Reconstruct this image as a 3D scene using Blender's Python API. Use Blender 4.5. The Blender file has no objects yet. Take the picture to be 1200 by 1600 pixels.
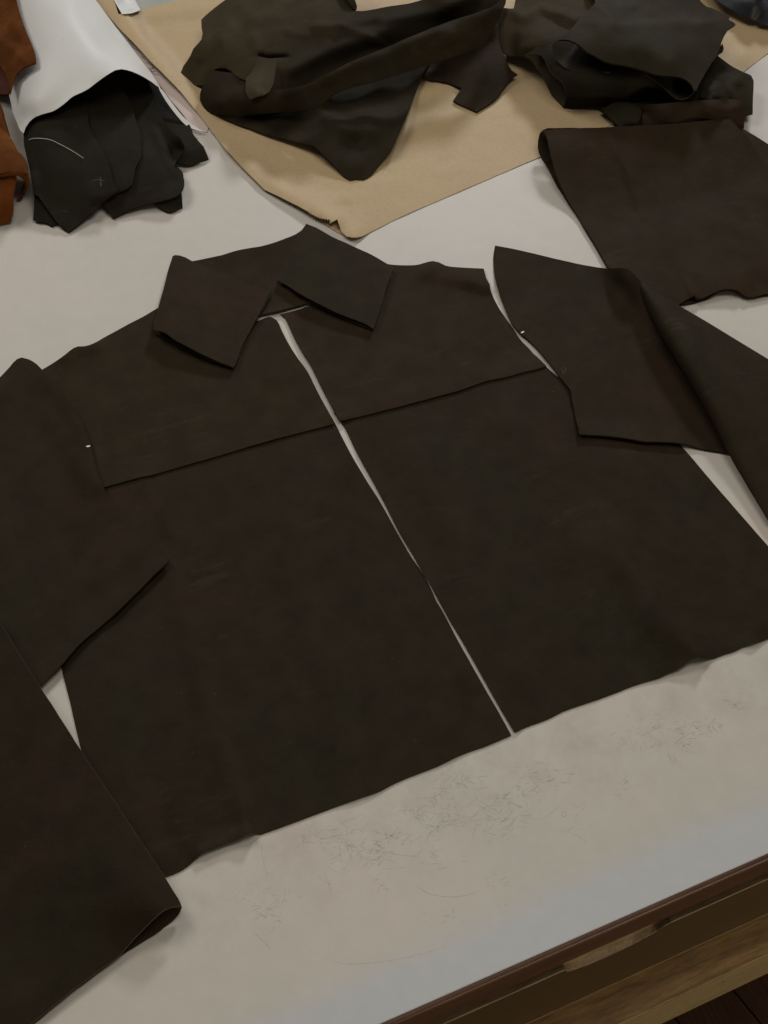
import bpy, bmesh, math, random
import numpy as np
from mathutils import Vector, Matrix
from mathutils.geometry import delaunay_2d_cdt

random.seed(7)
rng = np.random.default_rng(7)
S = bpy.context.scene
COL = S.collection

# ------------------------------------------------------------------ camera
F, PITCH, ROLL, CAMH = 2000.0, math.radians(56.0), math.radians(12.5), 1.0
def cam_axes(yaw):
    fwd = np.array([0, math.cos(PITCH), -math.sin(PITCH)])
    up = np.array([0, math.sin(PITCH), math.cos(PITCH)])
    rt = np.array([1.0, 0, 0])
    c, s = math.cos(ROLL), math.sin(ROLL)
    # image x -> world, image y(up) -> world
    ix = c*rt + s*up
    iy = -s*rt + c*up
    cy, sy = math.cos(yaw), math.sin(yaw)
    R = np.array([[cy, -sy, 0], [sy, cy, 0], [0, 0, 1]])
    return R@ix, R@iy, R@fwd
def _pl(px, py, ax):
    d = ax[2] + ax[0]*(px-600)/F + ax[1]*(800-py)/F
    return d*(-CAMH/d[2])
_a0 = cam_axes(0)
_t = _pl(1200, 1332, _a0) - _pl(590, 1600, _a0)
YAW = -math.atan2(_t[1], _t[0])
AX = cam_axes(YAW)
_e = _pl(900, 1464, AX)
CAM = np.array([-_pl(600, 800, AX)[0], -_e[1], CAMH])      # front table edge lies on y = 0
def at(px, py, z=0.0):
    "point of the plane at height z that the pixel looks at (arrays allowed)"
    px = np.asarray(px, float); py = np.asarray(py, float); z = np.asarray(z, float)
    dx = (px-600)/F; dy = (800-py)/F
    D = AX[2][None] + dx.reshape(-1, 1)*AX[0][None] + dy.reshape(-1, 1)*AX[1][None]
    t = (z.reshape(-1)-CAM[2])/D[:, 2]
    return CAM[None] + D*t[:, None]
def at1(px, py, z=0.0): return at([px], [py], [z])[0]
def topix(P):
    v = np.asarray(P, float)-CAM
    w = v@AX[2]
    return np.stack([600+F*(v@AX[0])/w, 800-F*(v@AX[1])/w], -1)

cd = bpy.data.cameras.new('camera'); cam = bpy.data.objects.new('camera', cd); COL.objects.link(cam)
cd.sensor_fit = 'VERTICAL'; cd.sensor_height = 24; cd.sensor_width = 18; cd.lens = F/1600*24
cd.clip_start = 0.02; cd.clip_end = 50
M = Matrix.Identity(4)
for r in range(3):
    M[r][0] = AX[0][r]; M[r][1] = AX[1][r]; M[r][2] = -AX[2][r]; M[r][3] = CAM[r]
cam.matrix_world = M
S.camera = cam

# ------------------------------------------------------------------ light (a dim workroom)
w = bpy.data.worlds.new('World'); S.world = w; w.use_nodes = True
bg = w.node_tree.nodes['Background']; bg.inputs[0].default_value = (1, .95, .88, 1); bg.inputs[1].default_value = 0.055
def area(name, loc, target, size, sizey, power, col):
    l = bpy.data.lights.new(name, 'AREA'); l.shape = 'RECTANGLE'; l.size = size; l.size_y = sizey
    l.energy = power; l.color = col
    o = bpy.data.objects.new(name, l); COL.objects.link(o); o.location = loc
    d = Vector(target)-Vector(loc); o.rotation_euler = d.to_track_quat('-Z', 'Y').to_euler()
    return o
area('window_light', (2.5, 4.0, 2.0), (0.1, .7, 0), .6, .5, 84, (.98, .99, 1))
area('ceiling_light', (-1.2, 2.3, 2.2), (.1, .7, 0), 1.3, 1.0, 28, (1, .93, .83))
area('ceiling_light', (.3, .55, 2.4), (.3, .6, 0), 1.4, 1.0, 15, (1, .93, .83))
area('drawer_fill', (1.4, -3.2, .32), (.4, 0, -.05), 1.6, .5, 40, (1, .80, .55))  # added fill lamp, low in front, to brighten the drawer front
S.view_settings.view_transform = 'Standard'; S.view_settings.look = 'None'
S.view_settings.exposure = 0; S.view_settings.gamma = 1

# ------------------------------------------------------------------ materials
def nm(name):
    m = bpy.data.materials.new(name); m.use_nodes = True
    nt = m.node_tree; b = nt.nodes['Principled BSDF']
    return m, nt, b
def N(nt, t, **k):
    n = nt.nodes.new(t)
    for a, v in k.items():
        if a.startswith('i_'): n.inputs[a[2:].replace('_', ' ')].default_value = v
        else: setattr(n, a, v)
    return n
def noise(nt, vec, scale, detail=3, rough=.5, dist=0):
    n = N(nt, 'ShaderNodeTexNoise'); n.inputs['Scale'].default_value = scale
    n.inputs['Detail'].default_value = detail; n.inputs['Roughness'].default_value = rough
    n.inputs['Distortion'].default_value = dist
    nt.links.new(vec, n.inputs['Vector']); return n.outputs['Fac']
def ramp(nt, fac, stops):
    r = N(nt, 'ShaderNodeValToRGB'); cr = r.color_ramp
    while len(cr.elements) < len(stops): cr.elements.new(.5)
    for e, (p, c) in zip(cr.elements, stops):
        e.position = p; e.color = (*c, 1) if len(c) == 3 else c
    nt.links.new(fac, r.inputs[0]); return r.outputs[0]
def mix(nt, fac, a, b, mode='MIX'):
    m = N(nt, 'ShaderNodeMix', data_type='RGBA', blend_type=mode)
    if isinstance(fac, (int, float)): m.inputs[0].default_value = fac
    else: nt.links.new(fac, m.inputs[0])
    for i, v in ((6, a), (7, b)):
        if isinstance(v, tuple): m.inputs[i].default_value = (*v, 1)
        else: nt.links.new(v, m.inputs[i])
    return m.outputs[2]
def bump(nt, b, h, strength, dist, prev=None):
    n = N(nt, 'ShaderNodeBump'); n.inputs['Strength'].default_value = strength; n.inputs['Distance'].default_value = dist
    nt.links.new(h, n.inputs['Height'])
    if prev is not None: nt.links.new(prev, n.inputs['Normal'])
    nt.links.new(n.outputs[0], b.inputs['Normal']); return n.outputs[0]
def coords(nt, world=False):
    if world:
        return N(nt, 'ShaderNodeNewGeometry').outputs['Position']
    return N(nt, 'ShaderNodeTexCoord').outputs['Object']

def leather(name, a, b, c, rough=.74, spec=.08, grain=.34, nap=0.0, off=0.0):
    m, nt, bs = nm(name)
    co = coords(nt, True)
    mp = N(nt, 'ShaderNodeMapping'); mp.inputs['Location'].default_value = (off, off*.7, 0); nt.links.new(co, mp.inputs[0]); co = mp.outputs[0]
    big = noise(nt, co, 7, 3, .55, .4)
    c1 = ramp(nt, big, [(.36, a), (.55, b), (.68, c)])
    mid = noise(nt, co, 38, 5, .6)
    c2 = mix(nt, 1.0, c1, ramp(nt, mid, [(.3, (.82, .82, .82)), (.7, (1.2, 1.19, 1.17))]), 'MULTIPLY')
    # drawn fine streaks and pale scuffs
    st = N(nt, 'ShaderNodeMapping'); st.inputs['Scale'].default_value = (.25, 1.4, 1); st.inputs['Rotation'].default_value = (0, 0, .12)
    nt.links.new(co, st.inputs[0])
    sf = noise(nt, st.outputs[0], 75, 6, .7)
    sm_ = N(nt, 'ShaderNodeMath', operation='MULTIPLY'); nt.links.new(ramp(nt, sf, [(.5, (0, 0, 0)), (.75, (1, 1, 1))]), sm_.inputs[0]); nt.links.new(ramp(nt, noise(nt, co, 9, 4, .6), [(.48, (0, 0, 0)), (.66, (1, 1, 1))]), sm_.inputs[1]); sfm = sm_.outputs[0]
    c3 = mix(nt, ramp(nt, sfm, [(.12, (0, 0, 0)), (.60, (.34+nap*.3,)*3)]), c2, tuple(min(1, v*1.5+.016) for v in b))
    fl = noise(nt, co, 420, 2, .5)
    c4 = mix(nt, ramp(nt, fl, [(.775, (0, 0, 0)), (.80, (.5, .5, .5))]), c3, (.16, .14, .12))
    nt.links.new(c4, bs.inputs['Base Color'])
    rr = N(nt, 'ShaderNodeMapRange'); nt.links.new(noise(nt, co, 16, 4), rr.inputs[0])
    rr.inputs[3].default_value = rough-.08; rr.inputs[4].default_value = rough+.12
    nt.links.new(rr.outputs[0], bs.inputs['Roughness'])
    bs.inputs['Specular IOR Level'].default_value = spec
    if nap: bs.inputs['Sheen Weight'].default_value = nap; bs.inputs['Sheen Roughness'].default_value = .5; bs.inputs['Sheen Tint'].default_value = (.8, .66, .5, 1)
    v = N(nt, 'ShaderNodeTexVoronoi'); v.inputs['Scale'].default_value = 620; nt.links.new(co, v.inputs['Vector'])
    p = bump(nt, bs, v.outputs['Distance'], grain, .0004)
    p = bump(nt, bs, noise(nt, co, 190, 4, .6), grain*1.1, .0007, p)
    bump(nt, bs, noise(nt, co, 26, 3, .5), .42, .0026, p)
    return m
DK = leather('dark_leather', (.0205, .0165, .0090), (.0235, .0162, .0093), (.0262, .0164, .0102))
DKH = leather('dark_leather_hide', (.0215, .0180, .0108), (.0240, .0190, .0115), (.0265, .0200, .0122), rough=.74, spec=.05, off=6.2)
DK2 = leather('dark_leather_deep', (.0225, .0168, .0090), (.0245, .0165, .0090), (.0270, .0164, .0098), off=3.1)
DK4 = leather('dark_leather_olive', (.0225, .0195, .0108), (.0245, .0190, .0108), (.0275, .0185, .0115), off=9.1)
DK3 = leather('dark_leather_brown', (.0250, .0184, .0100), (.0268, .0180, .0100), (.0288, .0180, .0106), off=7.7)
DKC = leather('charcoal_leather', (.0140, .0120, .0078), (.0150, .0126, .0082), (.0170, .0130, .0088), rough=.74, off=5.0)
SUE = leather('olive_suede', (.032, .026, .014), (.040, .031, .017), (.052, .038, .021), rough=.85, spec=.15, grain=.35, nap=.08, off=1.3)
TAN = leather('tan_suede', (.060, .019, .0045), (.090, .029, .0065), (.14, .05, .012), rough=.9, spec=.05, grain=.6, nap=.03, off=2.2)
RUST = leather('rust_suede', (.085, .024, .006), (.115, .034, .008), (.15, .05, .013), rough=.9, spec=.05, grain=.8, nap=.03, off=4.2)
RED = leather('red_brown_leather', (.05, .008, .005), (.06, .010, .006), (.07, .012, .008), rough=.5)
NAVY = leather('navy_leather', (.010, .012, .020), (.013, .015, .024), (.016, .018, .028), rough=.45, spec=.35)

def hide_mix(name):
    m = leather(name, (.032, .026, .014), (.040, .031, .017), (.052, .038, .021), rough=.8, spec=.08, grain=.3, off=1.3)
    nt = m.node_tree; bs = nt.nodes['Principled BSDF']
    old = bs.inputs['Base Color'].links[0].from_socket
    A, B = at1(425, 120, .05), at1(555, -10, .05); d = (B-A)/np.linalg.norm(B-A); n = np.array([d[1], -d[0], 0])
    if n@(at1(600, 80, .05)-A) < 0: n = -n
    g = coords(nt, True); dt = N(nt, 'ShaderNodeVectorMath', operation='DOT_PRODUCT'); nt.links.new(g, dt.inputs[0]); dt.inputs[1].default_value = tuple(n)
    ma = N(nt, 'ShaderNodeMath', operation='MULTIPLY_ADD'); nt.links.new(dt.outputs['Value'], ma.inputs[0]); ma.inputs[1].default_value = 9; ma.inputs[2].default_value = -9*float(n@A)+.1
    ad = N(nt, 'ShaderNodeMath', operation='ADD'); nt.links.new(ma.outputs[0], ad.inputs[0]); nt.links.new(noise(nt, g, 22, 4, .6), ad.inputs[1])
    f = ramp(nt, ad.outputs[0], [(.35, (0, 0, 0)), (.85, (1, 1, 1))])
    nt.links.new(mix(nt, f, old, (.0230, .0184, .0112)), bs.inputs['Base Color'])
    return m
HIDE = hide_mix('hide_suede_to_smooth')

def paper(name, a, b, rough=.7, fib=.3, crease=.75):
    m, nt, bs = nm(name); co = coords(nt, True)
    c1 = ramp(nt, noise(nt, co, 5, 4, .6), [(.35, a), (.65, b)])
    c2 = mix(nt, 1.0, c1, ramp(nt, noise(nt, co, 260, 3, .7), [(.3, (1-fib*.14,)*3), (.7, (1+fib*.06,)*3)]), 'MULTIPLY')
    nt.links.new(c2, bs.inputs['Base Color']); bs.inputs['Roughness'].default_value = rough
    bs.inputs['Specular IOR Level'].default_value = .25
    p = bump(nt, bs, noise(nt, co, 400, 3), .1, .0002)
    bump(nt, bs, noise(nt, co, 13, 5, .45, 1.2), crease, .004, p)
    return m
KR = paper('kraft_brown', (.44, .33, .193), (.475, .358, .21), .62, .5, .25)
WH = paper('white_paper', (.60, .605, .60), (.63, .635, .625), .45, .1, .12)
MAUVE = paper('greyish_pink_paper', (.50, .42, .39), (.55, .46, .43), .6, .1, .15)
GREYB = paper('grey_mottled', (.30, .30, .28), (.42, .42, .38), .7, .6, .4)

def plain(name, col, rough=.6, alpha=1):
    m, nt, bs = nm(name); bs.inputs['Base Color'].default_value = (*col, 1); bs.inputs['Roughness'].default_value = rough
    if alpha < 1:
        n = noise(nt, coords(nt, True), 260, 2)
        r = ramp(nt, n, [(.35, (alpha*.25,)*3), (.65, (alpha,)*3)])
        nt.links.new(r, bs.inputs['Alpha'])
    return m
THREAD = plain('white_thread', (.75, .73, .66), .6)
INK = plain('dark_ink', (.03, .02, .025), .5)
CHALK = plain('chalk', (.75, .75, .72), .8)
CHALKF = plain('faint_chalk', (.22, .21, .18), .8, .38)
SCR = plain('scratch_mark', (.22, .18, .14), .7, .42)
SCR2 = plain('faint_scratch_mark', (.27, .24, .19), .7, .3)

def table_mat():
    m, nt, bs = nm('worn_white_tabletop'); co = coords(nt, True)
    sep = N(nt, 'ShaderNodeSeparateXYZ'); nt.links.new(co, sep.inputs[0])
    # cool light along the front edge painted in as a bluish band, warmer behind
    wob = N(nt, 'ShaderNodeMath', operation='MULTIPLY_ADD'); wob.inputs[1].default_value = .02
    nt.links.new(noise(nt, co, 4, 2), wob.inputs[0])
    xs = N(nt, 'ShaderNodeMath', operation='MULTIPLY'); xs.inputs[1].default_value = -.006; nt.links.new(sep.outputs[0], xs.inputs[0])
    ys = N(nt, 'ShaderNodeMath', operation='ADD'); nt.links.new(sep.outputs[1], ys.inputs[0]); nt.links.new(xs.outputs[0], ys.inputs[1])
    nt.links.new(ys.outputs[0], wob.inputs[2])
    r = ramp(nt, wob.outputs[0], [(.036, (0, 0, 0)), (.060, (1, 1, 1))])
    warm = ramp(nt, noise(nt, co, 5.5, 3, .5), [(.35, (.525, .515, .462)), (.5, (.55, .522, .468)), (.65, (.57, .53, .475))])
    # rubbed, dirtier strip where the blades pass
    d = ramp(nt, sep.outputs[1], [(.0, (0, 0, 0)), (.07, (0, 0, 0)), (.13, (1, 1, 1)), (.22, (1, 1, 1)), (.30, (0, 0, 0))])
    dirt = N(nt, 'ShaderNodeMath', operation='MULTIPLY'); nt.links.new(d, dirt.inputs[0])
    nt.links.new(ramp(nt, noise(nt, co, 22, 6, .7), [(.42, (0, 0, 0)), (.72, (.55, .55, .55))]), dirt.inputs[1])
    w2 = mix(nt, dirt.outputs[0], warm, (.40, .355, .30))
    # farther back the colour turns slightly less yellow
    fr = ramp(nt, sep.outputs[1], [(.25, (0, 0, 0)), (.75, (1, 1, 1))])
    w3 = mix(nt, fr, w2, (.555, .525, .485))
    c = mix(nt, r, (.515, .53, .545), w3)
    c = mix(nt, 1.0, c, ramp(nt, noise(nt, co, 60, 5, .7), [(.3, (.965, .965, .96)), (.7, (1.02, 1.02, 1.02))]), 'MULTIPLY')
    nt.links.new(c, bs.inputs['Base Color'])
    bs.inputs['Roughness'].default_value = .5; bs.inputs['Specular IOR Level'].default_value = .3
    p = bump(nt, bs, noise(nt, co, 90, 5, .65), .12, .0005)
    bump(nt, bs, noise(nt, co, 9, 2, .5), .15, .004, p)
    return m
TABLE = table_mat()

def wood(name, a, b, rough=.5, scale=(1.5, 30, 30), spec=.4, pits=0):
    m, nt, bs = nm(name); co = coords(nt, True)
    mp = N(nt, 'ShaderNodeMapping'); mp.inputs['Scale'].default_value = scale; nt.links.new(co, mp.inputs[0])
    g = noise(nt, mp.outputs[0], 3, 8, .65, .8)
    c = ramp(nt, g, [(.3, a), (.7, b)])
    g2 = noise(nt, mp.outputs[0], 14, 4, .7)
    c = mix(nt, 1.0, c, ramp(nt, g2, [(.35, (.7, .68, .65)), (.6, (1.1, 1.1, 1.1))]), 'MULTIPLY')
    if pits:
        v = noise(nt, co, 170, 3, .7)
        v2 = noise(nt, co, 14, 2)
        mm = N(nt, 'ShaderNodeMath', operation='MULTIPLY'); nt.links.new(ramp(nt, v, [(.60, (0, 0, 0)), (.64, (1, 1, 1))]), mm.inputs[0])
        nt.links.new(ramp(nt, v2, [(.45, (0, 0, 0)), (.55, (1, 1, 1))]), mm.inputs[1])
        c = mix(nt, mm.outputs[0], c, (.05, .03, .012))
    nt.links.new(c, bs.inputs['Base Color']); bs.inputs['Roughness'].default_value = rough
    bs.inputs['Specular IOR Level'].default_value = spec
    bump(nt, bs, g2, .25, .0006)
    return m
TRIM = wood('red_brown_wood', (.060, .026, .014), (.115, .054, .030), .4)
DRAW = wood('dark_olive_wood', (.048, .028, .007), (.070, .042, .010), .6)
WORN = wood('worn_pale_wood', (.16, .115, .06), (.34, .26, .15), .6, (3, 60, 60))
LEDGE = wood('brown_wood', (.27, .17, .075), (.56, .37, .17), .5, (2.2, 20, 20))
PLY = wood('plywood_edge', (.23, .18, .09), (.32, .255, .13), .7, (4, 60, 60), pits=1)
FLOORM = wood('dark_floor_wood', (.05, .024, .014), (.085, .042, .024), .45, (20, 2, 2))

# ------------------------------------------------------------------ objects
def link_mesh(name, V, Fs, mats, parent=None, smooth=True, sharp=None, midx=None):
    V = np.asarray(V, float)
    loc = np.array([V[:, 0].mean(), V[:, 1].mean(), V[:, 2].min()])
    me = bpy.data.meshes.new(name)
    me.from_pydata((V-loc).tolist(), [], Fs)
    for m in (mats if isinstance(mats, (list, tuple)) else [mats]): me.materials.append(m)
    if midx is not None: me.polygons.foreach_set('material_index', midx)
    if smooth:
        me.polygons.foreach_set('use_smooth', [True]*len(me.polygons))
    if sharp:
        sh = set(sharp)
        fl = [(min(e.vertices), max(e.vertices)) in sh for e in me.edges]
        at_ = me.attributes.get('sharp_edge') or me.attributes.new('sharp_edge', 'BOOLEAN', 'EDGE')
        at_.data.foreach_set('value', fl)
    me.update()
    o = bpy.data.objects.new(name, me); COL.objects.link(o)
    if parent is not None:
        o.parent = parent; loc = loc-np.array(parent_loc(parent))
    o.location = loc
    return o
def parent_loc(o):
    p = np.array(o.location)
    while o.parent: o = o.parent; p = p+np.array(o.location)
    return p
def tag(o, label, cat=None, group=None, kind=None):
    if label: o['label'] = label
    if cat: o['category'] = cat
    if group: o['group'] = group
    if kind: o['kind'] = kind
    return o
def empty(name, loc, label, cat, group=None):
    o = bpy.data.objects.new(name, None); COL.objects.link(o); o.location = loc; o.empty_display_size = .02
    return tag(o, label, cat, group)

# running height map of what already lies on the table
HX0, HY0, HD, HN, HK = -1.3, -0.3, .003, 1000, 1000
HM = np.zeros((HK, HN))
def hm_idx(P):
    return (np.clip(((P[:, 1]-HY0)/HD).astype(int), 1, HK-2), np.clip(((P[:, 0]-HX0)/HD).astype(int), 1, HN-2))
def splat(P, Fs):
    P = np.asarray(P); T = np.asarray([f for f in Fs if len(f) == 3] + [(f[0], f[1], f[2]) for f in Fs if len(f) == 4] + [(f[0], f[2], f[3]) for f in Fs if len(f) == 4])
    a, b, c = P[T[:, 0]], P[T[:, 1]], P[T[:, 2]]
    for u, v in ((.33, .33), (.5, 0), (0, .5), (.5, .5), (0, 0), (.16, .16), (.66, .16), (.16, .66), (1, 0), (0, 1)):
        q = a*(1-u-v)+b*u+c*v
        i, j = hm_idx(q); np.maximum.at(HM, (i, j), q[:, 2])
def blurred(r, s):
    A = HM
    for _ in range(r):
        B = A.copy()
        B[1:] = np.maximum(B[1:], A[:-1]); B[:-1] = np.maximum(B[:-1], A[1:])
        A = B.copy(); A[:, 1:] = np.maximum(A[:, 1:], B[:, :-1]); A[:, :-1] = np.maximum(A[:, :-1], B[:, 1:])
    for _ in range(s):
        B = A.copy(); B[1:-1] = (A[:-2]+2*A[1:-1]+A[2:])/4
        A = B.copy(); A[:, 1:-1] = (B[:, :-2]+2*B[:, 1:-1]+B[:, 2:])/4
    return A

def cr(pts, closed_seg=6.0):
    "outline list of (x,y[,1]) -> dense polyline; third value marks a corner, else the line is smooth"
    n = len(pts); out = []
    P = [np.array(p[:2], float) for p in pts]; C = [len(p) > 2 for p in pts]
    for i in range(n):
        p1, p2 = P[i], P[(i+1) % n]
        p0 = P[i-1] if not C[i] else p1-(p2-p1)
        p3 = P[(i+2) % n] if not C[(i+1) % n] else p2+(p2-p1)
        L = np.linalg.norm(p2-p1); k = max(1, int(L/closed_seg))
        # centripetal-ish tangents
        def tan(a, b, c):
            la, lb = max(1e-6, np.linalg.norm(b-a)), max(1e-6, np.linalg.norm(c-b))
            return (((b-a)/la*lb+(c-b)/lb*la)/(la+lb))*L
        t1 = tan(p0, p1, p2); t2 = tan(p1, p2, p3)
        for j in range(k):
            u = j/k; h = (2*u**3-3*u*u+1, u**3-2*u*u+u, -2*u**3+3*u*u, u**3-u*u)
            out.append(h[0]*p1+h[1]*t1+h[2]*p2+h[3]*t2)
    return np.array(out)
def inside(P, Q):
    x, y = P[:, 0], P[:, 1]; r = np.zeros(len(P), bool); n = len(Q)
    for i in range(n):
        x1, y1 = Q[i]; x2, y2 = Q[(i+1) % n]
        if y1 == y2: continue
        c = ((y1 > y) != (y2 > y)) & (x < (x2-x1)*(y-y1)/(y2-y1)+x1)
        r ^= c
    return r
def segd(P, A, B):
    d = B-A; t = np.clip(((P-A)@d)/max(1e-9, d@d), 0, 1)
    q = A+t[:, None]*d; v = P-q
    side = np.sign(d[0]*(P[:, 1]-A[1])-d[1]*(P[:, 0]-A[0]))
    return np.hypot(v[:, 0], v[:, 1]), t, side
def ridge(pts, h, w, w2=None, hs=None):
    "smooth ridge (or groove) along a polyline; w on its left-hand side in the image, w2 on the other (pixels)"
    pts = [np.array(p[:2], float) for p in pts]
    hs = hs or [h]*len(pts); w2 = w2 or w
    def f(P):
        best = np.full(len(P), 1e9); val = np.zeros(len(P))
        for i in range(len(pts)-1):
            d, t, s = segd(P, pts[i], pts[i+1])
            ww = np.where(s < 0, w, w2)
            e = (hs[i]*(1-t)+hs[i+1]*t)*np.exp(-(d/ww)**2)
            m = d < best; best = np.where(m, d, best); val = np.where(m, e, val)
        return val*1e-3
    return f
def bumpf(x, y, h, r, r2=None):
    r2 = r2 or r
    return lambda P: h*1e-3*np.exp(-((P[:, 0]-x)/r)**2-((P[:, 1]-y)/r2)**2)
def tongue(poly, h, x_lo, x_hi):
    "raised lap: inside the polygon the sheet stands h mm higher, fading out towards x_lo"
    Q = cr(poly, 2.5)
    return lambda P: h*1e-3*inside(P, Q)*np.clip((P[:, 0]-x_lo)/(x_hi-x_lo), 0, 1)**.8
def tps(ctrl):
    C = np.array(ctrl, float); X = C[:, :2]/100; n = len(X)
    def U(r2): return np.where(r2 > 1e-12, r2*np.log(np.maximum(r2, 1e-12)), 0)
    K = U(((X[:, None]-X[None])**2).sum(-1))+1e-3*np.eye(n)
    Pm = np.c_[np.ones(n), X]; A = np.zeros((n+3, n+3)); A[:n, :n] = K; A[:n, n:] = Pm; A[n:, :n] = Pm.T
    s = np.linalg.solve(A, np.r_[C[:, 2]*1e-3, 0, 0, 0])
    def f(P):
        Y = P/100
        return U(((Y[:, None]-X[None])**2).sum(-1))@s[:n]+s[n]+Y@s[n+1:]
    return f
_ph = rng.uniform(0, 6.28, 24); _dir = rng.uniform(0, 3.14, 24)
def waves(W, amp, seed=0, lam=(.05, .22)):
    z = np.zeros(len(W))
    for i in range(9):
        l = lam[0]*(lam[1]/lam[0])**(i/8); k = 6.283/l; a = _dir[(i+seed*5) % 24]
        z += (l/lam[1])**.8*np.sin(k*(W[:, 0]*math.cos(a)+W[:, 1]*math.sin(a))+_ph[(i+seed*3) % 24])
    return amp*1e-3*z/2.5

def thicken(name, V, T, loop, th, mats, parent, bottom=None, normals=False, rim=0):
    "V top vertices, T triangles/quads, loop boundary index list(s) -> closed solid sheet"
    n = len(V)
    if normals:
        Nn = np.zeros_like(V)
        for f in T:
            a = V[f[1]]-V[f[0]]; b = V[f[-1]]-V[f[0]]; c = np.cross(a, b)
            for k in f: Nn[k] += c
        Nn /= np.maximum(1e-12, np.linalg.norm(Nn, axis=1))[:, None]
        B = V-Nn*th
    else:
        B = V-np.array([0, 0, th])
    vs = [V, B]; fs = [tuple(f) for f in T]+[tuple(i+n for i in reversed(f)) for f in T]
    mi = [0]*len(T)*2; sharp = []
    base = 2*n; mids = []
    m = len(loop)
    L = np.array(loop); c = V[L]; tg = np.roll(c, -1, 0)-np.roll(c, 1, 0); tg[:, 2] = 0
    out = np.c_[tg[:, 1], -tg[:, 0], np.zeros(m)]; out /= np.maximum(1e-9, np.linalg.norm(out, axis=1))[:, None]
    if not normals: mid = (V[L]+B[L])/2+out*th*.22
    else: mid = (V[L]+B[L])/2
    vs.append(mid)
    for k in range(m):
        a, b = loop[k], loop[(k+1) % m]; ma, mb = base+k, base+(k+1) % m
        fs.append((a, ma, mb, b)); fs.append((ma, a+n, b+n, mb)); mi += [rim, rim]
        sharp += [(min(a, b), max(a, b)), (min(a, b)+n, max(a, b)+n)]
    return link_mesh(name, np.vstack(vs), fs, mats, parent, True, sharp, mi)

def sheet(name, outline, mat, gap=.5, feats=(), ctrl=None, th=1.8, parent=None, step=8, amp=.35, seed=0,
          drape=True, soft=(2, 3), wob=.5, rim=None, raw=False, zmin=None, fold=None):
    Q = outline if raw else cr(outline, 6)
    a = Q; ar = .5*np.sum(a[:, 0]*np.roll(a[:, 1], -1)-np.roll(a[:, 0], -1)*a[:, 1])
    if ar > 0: Q = Q[::-1]                 # counter-clockwise seen from above (image y runs down)
    if wob:
        k = np.arange(len(Q)); d = np.roll(Q, -1, 0)-np.roll(Q, 1, 0); d /= np.maximum(1e-6, np.linalg.norm(d, axis=1))[:, None]
        wv = (np.sin(k*.9+seed)+np.sin(k*.37+2*seed)+rng.normal(0, .35, len(Q)))*wob*.35
        Q = Q+np.c_[d[:, 1], -d[:, 0]]*wv[:, None]
    x0, y0 = Q.min(0); x1, y1 = Q.max(0)
    gx, gy = np.meshgrid(np.arange(x0, x1, step), np.arange(y0, y1, step*.87))
    gx = gx+(np.arange(gx.shape[0]) % 2)[:, None]*step/2
    G = np.c_[gx.ravel(), gy.ravel()]; G = G[inside(G, Q)]
    if len(G):
        dm = np.full(len(G), 1e9)
        for i in range(len(Q)):
            dm = np.minimum(dm, np.hypot(*(G-Q[i]).T))
        G = G[dm > step*.55]
    ex = np.zeros((0, 2))
    if fold:                                   # a lapped edge inside the sheet: mesh it finely on both sides
        for pl in fold:
            D = cr([(*pl[0], 1)]+[tuple(p) for p in pl[1:-1]]+[(*pl[-1], 1)], 2.5)
            D = D[:int(np.argmin(np.hypot(*(D-np.array(pl[-1])).T)))+1]
            t = np.gradient(D, axis=0); t /= np.maximum(1e-6, np.linalg.norm(t, axis=1))[:, None]; nn_ = np.c_[t[:, 1], -t[:, 0]]
            ex = np.vstack([ex]+[D+nn_*o for o in (-3, -.7, .7, 3)])
        ex = ex[inside(ex, Q)]
        dq = np.min(np.hypot(ex[:, None, 0]-Q[None, :, 0], ex[:, None, 1]-Q[None, :, 1]), 1); ex = ex[dq > 1.2]
        if len(G): G = G[np.min(np.hypot(G[:, None, 0]-ex[None, :, 0], G[:, None, 1]-ex[None, :, 1]), 1) > step*.5]
    P = np.vstack([Q, G, ex]) if len(G) else Q
    nq = len(Q)
    r = delaunay_2d_cdt([Vector(p) for p in P.tolist()], [(i, (i+1) % nq) for i in range(nq)], [], 1, 1e-6)
    P2 = np.array([tuple(v) for v in r[0]]); T = [tuple(reversed(f)) for f in r[2]]
    # boundary loop
    ec = {}
    for f in T:
        for i in range(len(f)): e = (f[i], f[(i+1) % len(f)]); ec[e] = 1
    nx = {a: b for (a, b) in ec if (b, a) not in ec}
    # heights
    z = np.zeros(len(P2)); add = sum((f(P2) for f in feats), np.zeros(len(P2)))
    Bm = blurred(*soft) if drape else None
    tz = tps(ctrl)(P2) if ctrl else None
    for _ in range(4):
        W = at(P2[:, 0], P2[:, 1], z)
        base = Bm[hm_idx(W)] if drape else np.zeros(len(P2))
        lo = base+(gap+th)*1e-3
        zz = lo+add+np.abs(waves(W, amp, seed))
        if tz is not None:
            t2 = tz+add+waves(W, amp, seed); zz = np.maximum(t2, lo)
        if zmin is not None: zz = np.maximum(zz, zmin*1e-3)
        z = zz
    W = at(P2[:, 0], P2[:, 1], z)
    # orientation check: faces up
    f = T[len(T)//2]; nn = np.cross(W[f[1]]-W[f[0]], W[f[2]]-W[f[0]])
    if nn[2] < 0:
        T = [tuple(reversed(f)) for f in T]; nx = {b: a for a, b in nx.items()}
    s = next(iter(nx)); loop = [s]; c = nx[s]
    while c != s and len(loop) < 20000 and c in nx: loop.append(c); c = nx[c]
    o = thicken(name, W, T, loop, th*1e-3, [mat]+([rim] if rim else []), parent, rim=1 if rim else 0)
    splat(W, T)
    return o

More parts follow.
